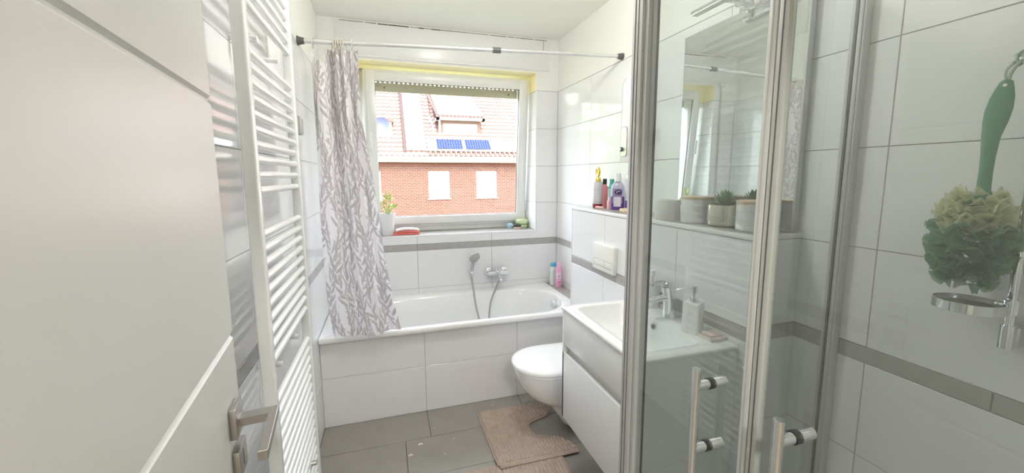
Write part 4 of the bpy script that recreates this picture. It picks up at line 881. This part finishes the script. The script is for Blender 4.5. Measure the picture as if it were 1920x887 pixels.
# ------------------------------------------------------------------ rugs
RUGM = mat('taupe_chenille', (.42, .335, .285), .95, var=.10, vscale=35)
PIPE = mat('taupe_edging', (.50, .40, .35), .9)
XR = [(-1.335, 1.32), (-1.30, 1.322), (-1.245, 1.306), (-1.215, 1.285), (-1.195, 1.262), (-1.178, 1.215), (-1.155, 1.165), (-1.12, 1.145), (-1.07, 1.142), (-1.035, 1.155), (-1.015, 1.185), (-1.0, 1.235), (-.985, 1.29), (-.955, 1.325), (-.915, 1.34), (-.838, 1.345)]
def rug_top(fx0, fx1, y0, y1, nx, ny, z0, hfun=None):
    b = bmesh.new(); g = []
    for j in range(ny+1):
        y = y0+(y1-y0)*j/ny; a, c = fx0(y), fx1(y); row = []
        for i in range(nx+1):
            x = a+(c-a)*i/nx
            bump = .0080*abs(math.sin((x+.0016*math.sin(y*60))*PI/.020))*(.45+.55*abs(math.sin(y*PI/.015+1.5*noise.noise(Vector((x*18, y*18, 0))))))
            e = min(i, nx-i, j, ny-j); row.append(b.verts.new((x, y, z0+(bump if e > 0 else -.006)+(hfun(x, y) if hfun else 0))))
        g.append(row)
    for j in range(ny):
        for i in range(nx): b.faces.new((g[j][i], g[j][i+1], g[j+1][i+1], g[j+1][i]))
    low = {}
    edge = [g[0][i] for i in range(nx+1)]+[g[j][nx] for j in range(1, ny+1)]+[g[ny][i] for i in range(nx-1, -1, -1)]+[g[j][0] for j in range(ny-1, 0, -1)]
    lows = [b.verts.new((v.co.x, v.co.y, z0-.010+(hfun(v.co.x, v.co.y) if hfun else 0))) for v in edge]
    for k in range(len(edge)): k2 = (k+1) % len(edge); b.faces.new((edge[k2], edge[k], lows[k], lows[k2]))
    pth = [v.co.copy() for v in edge]
    bmesh.ops.recalc_face_normals(b, faces=b.faces); return b, pth
def hf(x, y):
    t = max(0, min(1, (-1.24-y)/.08)); return .018*t*t*(3-2*t)*(.75+.25*math.sin(x*9))
r1 = empty('contour_rug', (1.1, -1.08, 0), 'beige chenille contour rug with a cut-out at the toilet foot', 'rug')
top, pth = rug_top(lambda y: .888+.002*math.sin(y*20), lambda y: lerp_tab(XR, y), -1.335, -.838, 150, 170, .012, hf)
obj('pile', top, RUGM, r1, ang=60)
obj('edging', tube([p+Vector((0, 0, .001)) for p in pth[::2]], .0045, 6, True), PIPE, r1)
# front edge turned under, the ribs of the fold showing
fb = bmesh.new(); g = []
for j in range(24):
    t = j/23
    row = []
    for i in range(151):
        x = .888+(1.32-.888)*i/150; zt_ = .012+hf(x, -1.335); y = -1.333-.014*math.sin(PI*t)-.012*t; z = zt_*(1-t)+.006*t+.0022*abs(math.sin(t*PI*3))+.0015*abs(math.sin(x*PI/.0125))
        row.append(fb.verts.new((x+.012*t, y, z)))
    g.append(row)
for j in range(23):
    for i in range(150): fb.faces.new((g[j][i], g[j][i+1], g[j+1][i+1], g[j+1][i]))
obj('turned_edge', fb, RUGM, r1, ang=60)
r2_ = empty('bath_mat', (.95, -1.55, 0), 'beige chenille bath mat lying partly under the contour rug', 'rug')
top, pth = rug_top(lambda y: .60+.25*0+(y+1.30)*-.02, lambda y: 1.235+(y+1.31)*.10, -1.86, -1.312, 190, 150, .0085, None)
top_v = top.verts
obj('pile', top, RUGM, r2_, ang=60)
obj('edging', tube([p+Vector((0, 0, 0)) for p in pth[::2]], .0035, 6, True), PIPE, r2_)
# crumbs on the floor
crumbs = [(.526, -1.02, 'large'), (.47, -1.095, 'large'), (1.0, -.775, 'small'), (1.015, -.735, 'small'), (.71, -1.03, 'small'), (.615, -.90, 'small'), (.645, -1.14, 'small')]
CR = P((.80, .78, .72), .9); cl_ = ['curved white paper scrap on the floor tiles, the upper of the two larger scraps', 'white paper scrap on the floor tiles nearest the doorway', 'white speck on the floor left of the contour rug', 'white speck on the floor close to the bath apron, above another speck', 'tiny white speck in the middle of the floor left of the contour rug', 'tiny white speck just under the tile joint near the bath', 'tiny white speck nearest the bath mat']
for (x, y, s_), lb in zip(crumbs, cl_):
    s = .012 if s_ == 'large' else .005
    obj('paper_scrap', tube(spl([(x-s, y-s*.3, .0015), (x, y+s*.5, .0017), (x+s, y-s*.2, .0015)], 4), [.0008]+[s*.22]*7+[.0008], 6, flat=.3), CR, label=lb, cat='scrap', group='paper scraps on the floor')

# ------------------------------------------------------------------ outside
obj('ground_outside', bx((-30, .6, -3.1), (40, 60, -3.0)), mat('grass_lawn', (.14, .155, .075), .9, var=.3, vscale=.8), kind='structure', smooth=False)
hs_ = empty('neighbour_house', (4, 20, -3), 'red brick house with tiled roof and dormers seen through the window', 'house')
hw = bmesh.new()
wins = [(-1.2, .115), (2.461, 3.55), (4.978, 6.11), (7.5, 8.6)]; wins.sort()
segs = []; z0_, z1_ = .32, 1.73
edges_x = [-3.2]+[v for w_ in wins for v in w_]+[14]
bl_ = [bx((-3.2, 18, -3), (14, 18.3, z0_)), bx((-3.2, 18, z1_), (14, 18.3, 2.45))]
for a, b_ in zip(edges_x[::2], edges_x[1::2]): bl_.append(bx((a, 18, z0_), (b_, 18.3, z1_)))
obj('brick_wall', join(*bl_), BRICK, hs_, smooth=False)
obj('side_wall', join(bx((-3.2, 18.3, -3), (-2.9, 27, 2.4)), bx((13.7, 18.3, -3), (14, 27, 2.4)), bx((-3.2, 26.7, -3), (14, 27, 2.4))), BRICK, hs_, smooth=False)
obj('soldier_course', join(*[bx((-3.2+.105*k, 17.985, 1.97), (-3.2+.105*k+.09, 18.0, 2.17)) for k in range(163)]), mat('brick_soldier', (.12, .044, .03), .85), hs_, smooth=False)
SHUT = mat('white_house_shutter', (.88, .88, .86), .5)
for a, b_ in wins:
    f = obj('window', frame_bm(a, b_, z0_, z1_, .05, 18.08, 18.14, 0), SHUT, hs_, smooth=False)
    obj('closed_shutter', join(*[bx((a+.05, 18.09, z0_+.05+.052*k), (b_-.05, 18.105, z0_+.05+.052*k+.048)) for k in range(25)]), SHUT, f, smooth=False)
    obj('window_sill', bx((a-.05, 17.94, z0_-.05), (b_+.05, 18.1, z0_)), SHUT, hs_, smooth=False)
obj('eaves_board', bx((-3.5, 17.62, 2.17), (14.3, 18.1, 2.32)), mat('eaves_white', (.50, .45, .38), .6), hs_, smooth=False)
obj('eaves_tiles', join(*[loft([[(2.5+.26*k, 17.56-.02, 2.50), (2.64+.26*k, 17.54, 2.50), (2.64+.26*k, 17.80, 2.74), (2.5+.26*k, 17.80, 2.74)], [(2.53+.26*k, 17.54, 2.56), (2.61+.26*k, 17.54, 2.56), (2.61+.26*k, 17.80, 2.80), (2.53+.26*k, 17.80, 2.80)]]) for k in range(36)]), mat('eaves_tile_shaded', (.10, .055, .048), .7), hs_, smooth=False)  # eaves row coloured darker, its shading put into the brown
obj('gutter', cyl((-3.5, 17.55, 2.38), (14.3, 17.55, 2.38), .075, None, 12), mat('zinc', (.42, .42, .42), .4, .3), hs_)
# roof: wavy pantiles, 45 degrees
RT = mat('roof_pantile', (.20, .125, .105), .38, var=.18, vscale=1.2); sl = math.radians(43); cs, sn = math.cos(sl), math.sin(sl)
b = bmesh.new(); TW, TH = .26, .34; nxp = 4; x0r, x1r = -3.5, 12.0; ncol = int((x1r-x0r)/TW)
for rrow in range(23):
    s0 = rrow*TH; prevv = None
    ra_, rb_ = [], []
    for k in range(ncol*nxp+1):
        x = x0r+k*TW/nxp; w_ = .028*math.sin(2*PI*k/nxp+.6)
        for lst, s_, up_ in ((ra_, s0, .045), (rb_, s0+TH+.02, .0)):
            lst.append(b.verts.new((x, 17.6+s_*cs-(w_+up_)*sn, 2.46+s_*sn+(w_+up_)*cs)))
    for k in range(ncol*nxp): b.faces.new((ra_[k], ra_[k+1], rb_[k+1], rb_[k]))
    rc_ = [b.verts.new((v.co.x, v.co.y+.045*sn, v.co.z-.045*cs)) for v in ra_]
    for k in range(ncol*nxp): b.faces.new((rc_[k], rc_[k+1], ra_[k+1], ra_[k]))
obj('roof_tiles', b, RT, hs_, kind='stuff', ang=60)
obj('roof_deck', loft([[(-3.4, 17.65, 2.38), (14, 17.65, 2.38), (14, 17.65+8.2*cs, 2.38+8.2*sn), (-3.4, 17.65+8.2*cs, 2.38+8.2*sn)], [(-3.4, 17.65, 2.30), (14, 17.65, 2.30), (14, 17.65+8.2*cs, 2.30+8.2*sn), (-3.4, 17.65+8.2*cs, 2.30+8.2*sn)]]), mat('roof_underlay', (.05, .03, .03), .8), hs_, smooth=False)
obj('roof_back', loft([[(-3.4, 27.2, 2.3), (14, 27.2, 2.3), (14, 17.65+8.2*cs, 2.30+8.2*sn), (-3.4, 17.65+8.2*cs, 2.30+8.2*sn)], [(-3.4, 27.2, 2.2), (14, 27.2, 2.2), (14, 17.65+8.2*cs, 2.20+8.2*sn), (-3.4, 17.65+8.2*cs, 2.20+8.2*sn)]]), RT, hs_, smooth=False)
def rpt(x, s, h=0.0): return Vector((x, 17.6+s*cs-h*sn, 2.46+s*sn+h*cs))
# smooth sheet-metal strip on the roof
obj('metal_roof_strip', loft([[rpt(1.42, .35, .08), rpt(2.40, .35, .08), rpt(2.40, 5.6, .08), rpt(1.42, 5.6, .08)], [rpt(1.42, .35, .12), rpt(2.40, .35, .12), rpt(2.40, 5.6, .12), rpt(1.42, 5.6, .12)]]), mat('pale_sheet', (.60, .62, .62), .35), hs_, smooth=False)
obj('standing_seam', join(*[loft([[rpt(x, .35, .12), rpt(x+.02, .35, .12), rpt(x+.02, 5.6, .12), rpt(x, 5.6, .12)], [rpt(x, .35, .15), rpt(x+.02, .35, .15), rpt(x+.02, 5.6, .15), rpt(x, 5.6, .15)]]) for x in (1.6, 1.8, 2.0, 2.2)]), mat('pale_sheet_seam', (.22, .24, .25), .35), hs_, smooth=False)
obj('verge_tiles', join(*[bx(tuple(rpt(1.26, .3+.33*k, .05)), tuple(rpt(1.26, .3+.33*k, .05)+Vector((.13, .22, .27)))) for k in range(17)]), mat('verge_dark', (.06, .035, .035), .7), hs_, smooth=False)
# dormer
DMR = mat('dormer_brown', (.10, .055, .038), .7); DW = mat('dormer_white', (.86, .85, .84), .5)
dy = 18.75
def dormer(x0, x1, zb_, zt_, yf):
    w_ = obj('dormer_front', frame_bm(x0, x1, zb_, zt_, .17, yf, yf+.12, 0), DMR, hs_, smooth=False)
    obj('dormer_cheek', join(bx((x0, yf+.05, zb_-.2), (x0+.08, yf+3, zt_)), bx((x1-.08, yf+.05, zb_-.2), (x1, yf+3, zt_))), DMR, hs_, smooth=False)
    obj('dormer_window', join(*[bx((x0+.17, yf+.06, zb_+.15+k*.06), (x1-.17, yf+.08, zb_+.15+k*.06+.055)) for k in range(int((zt_-zb_-.32)/.06)+1)]), SHUT, w_, smooth=False)
dormer(3.25, 5.45, 3.2, 4.45, 19.0)
obj('dormer_fascia', join(bx((3.05, 18.7, 4.45), (5.65, 19.1, 4.57)), bx((3.05, 18.7, 4.45), (3.2, 22.4, 4.57)), bx((5.5, 18.7, 4.45), (5.65, 22.4, 4.57))), DW, hs_, smooth=False)
obj('dormer_roof', loft([[(3.05, 18.7, 4.57), (5.65, 18.7, 4.57), (5.45, 21.8, 6.3), (2.85, 21.8, 6.3)], [(3.05, 18.7, 4.65), (5.65, 18.7, 4.65), (5.45, 21.8, 6.38), (2.85, 21.8, 6.38)]]), RT, hs_, smooth=False)
obj('dormer_verge', join(*[bx((3.02-.01*k, 18.72+.30*k, 4.60+.17*k), (3.14-.01*k, 18.95+.30*k, 4.76+.17*k)) for k in range(10)], *[bx((3.1+.21*k, 18.66, 4.60), (3.26+.21*k, 18.74, 4.70)) for k in range(12)]), mat('verge_brown', (.07, .04, .038), .7), hs_, smooth=False)
obj('downpipe', join(cyl((3.22, 18.93, 3.2), (3.22, 18.93, 4.5), .05, None, 10), cyl((2.75, 19.5, 4.7), (3.1, 18.85, 3.15), .05, None, 10)), DW, hs_)
PVM = mat('solar_blue', (.012, .022, .085), .8, spec=.0); PVL = mat('solar_grid', (.10, .115, .19), .8, spec=.0)
for xa, xb in ((2.93, 4.25), (4.42, 5.74)):
    pnl = obj('solar_panel', loft([[rpt(xa, .42, .16), rpt(xb, .42, .16), rpt(xb, 1.12, .16), rpt(xa, 1.12, .16)], [rpt(xa, .42, .20), rpt(xb, .42, .20), rpt(xb, 1.12, .20), rpt(xa, 1.12, .20)]]), PVM, hs_, smooth=False)
    nx_ = 10
    gl_ = [loft([[rpt(xa+(xb-xa)*k/nx_-.008, .42, .2), rpt(xa+(xb-xa)*k/nx_+.008, .42, .2), rpt(xa+(xb-xa)*k/nx_+.008, 1.12, .2), rpt(xa+(xb-xa)*k/nx_-.008, 1.12, .2)], [rpt(xa+(xb-xa)*k/nx_-.008, .42, .206), rpt(xa+(xb-xa)*k/nx_+.008, .42, .206), rpt(xa+(xb-xa)*k/nx_+.008, 1.12, .206), rpt(xa+(xb-xa)*k/nx_-.008, 1.12, .206)]]) for k in range(nx_+1)]
    gl_ += [loft([[rpt(xa, s_-.008, .2), rpt(xb, s_-.008, .2), rpt(xb, s_+.008, .2), rpt(xa, s_+.008, .2)], [rpt(xa, s_-.008, .206), rpt(xb, s_-.008, .206), rpt(xb, s_+.008, .206), rpt(xa, s_+.008, .206)]]) for s_ in [.42+.7*k/6 for k in range(7)]]
    obj('panel_grid', join(*gl_), PVL, pnl, smooth=False)
obj('lower_flashing', loft([[rpt(2.45, .3, .10), rpt(8, .3, .10), rpt(8, 1.2, .10), rpt(2.45, 1.2, .10)], [rpt(2.45, .3, .13), rpt(8, .3, .13), rpt(8, 1.2, .13), rpt(2.45, 1.2, .13)]]), mat('flashing_pale', (.50, .50, .48), .4), hs_, smooth=False)
# dormer cut by the left edge of the pane
obj('side_dormer', join(bx((-2.2, 18.6, 2.9), (.75, 21.5, 4.2))), SHUT, hs_, smooth=False)
obj('side_dormer_roof', bx((-2.4, 18.45, 4.2), (.85, 22, 4.34)), DMR, hs_, smooth=False)
obj('satellite_dish', lathe([(0, 0), (.2, .02), (.34, .08), (.35, .085), (.2, .03), (0, .01)], (.28, 18.4, 4.05), 24, 'Y'), P((.05, .06, .12), .4), hs_)
# trees left and right of the house, mirrored in the tiles
FOL = mat('tree_foliage', (.16, .26, .06), .8, var=.3, vscale=3); BARK = mat('bark', (.12, .08, .05), .9)
def tree(x, y, h, r, label, seed):
    random.seed(seed); t = empty('garden_tree', (x, y, -3), label, 'tree', 'garden trees left of the brick house')
    obj('trunk', tube([(x, y, -3), (x+.1, y, -1), (x, y, -3+h*.5)], [.18, .14, .08], 8), BARK, t)
    b = bmesh.new()
    for k in range(2600):
        while True:
            v = Vector((random.uniform(-1, 1), random.uniform(-1, 1), random.uniform(-1, 1)))
            if .25 < v.length < 1: break
        c = Vector((x, y, -3+h*.62))+Vector((v.x*r, v.y*r, v.z*h*.42)); s = .16
        n_ = Vector((random.uniform(-1, 1), random.uniform(-1, 1), random.uniform(-.3, 1))).normalized(); a = n_.orthogonal().normalized(); c2 = n_.cross(a)
        b.faces.new([b.verts.new(c+a*s), b.verts.new(c+c2*s*.6), b.verts.new(c-a*s), b.verts.new(c-c2*s*.6)])
    obj('crown', b, FOL, t, kind='stuff', smooth=False)
tree(-7.5, 15.5, 8.6, 2.6, 'leafy garden tree left of the brick house, mirrored in the wall tiles', 1)
tree(-15, 21, 9.5, 3.2, 'taller leafy garden tree further left of the brick house', 2)
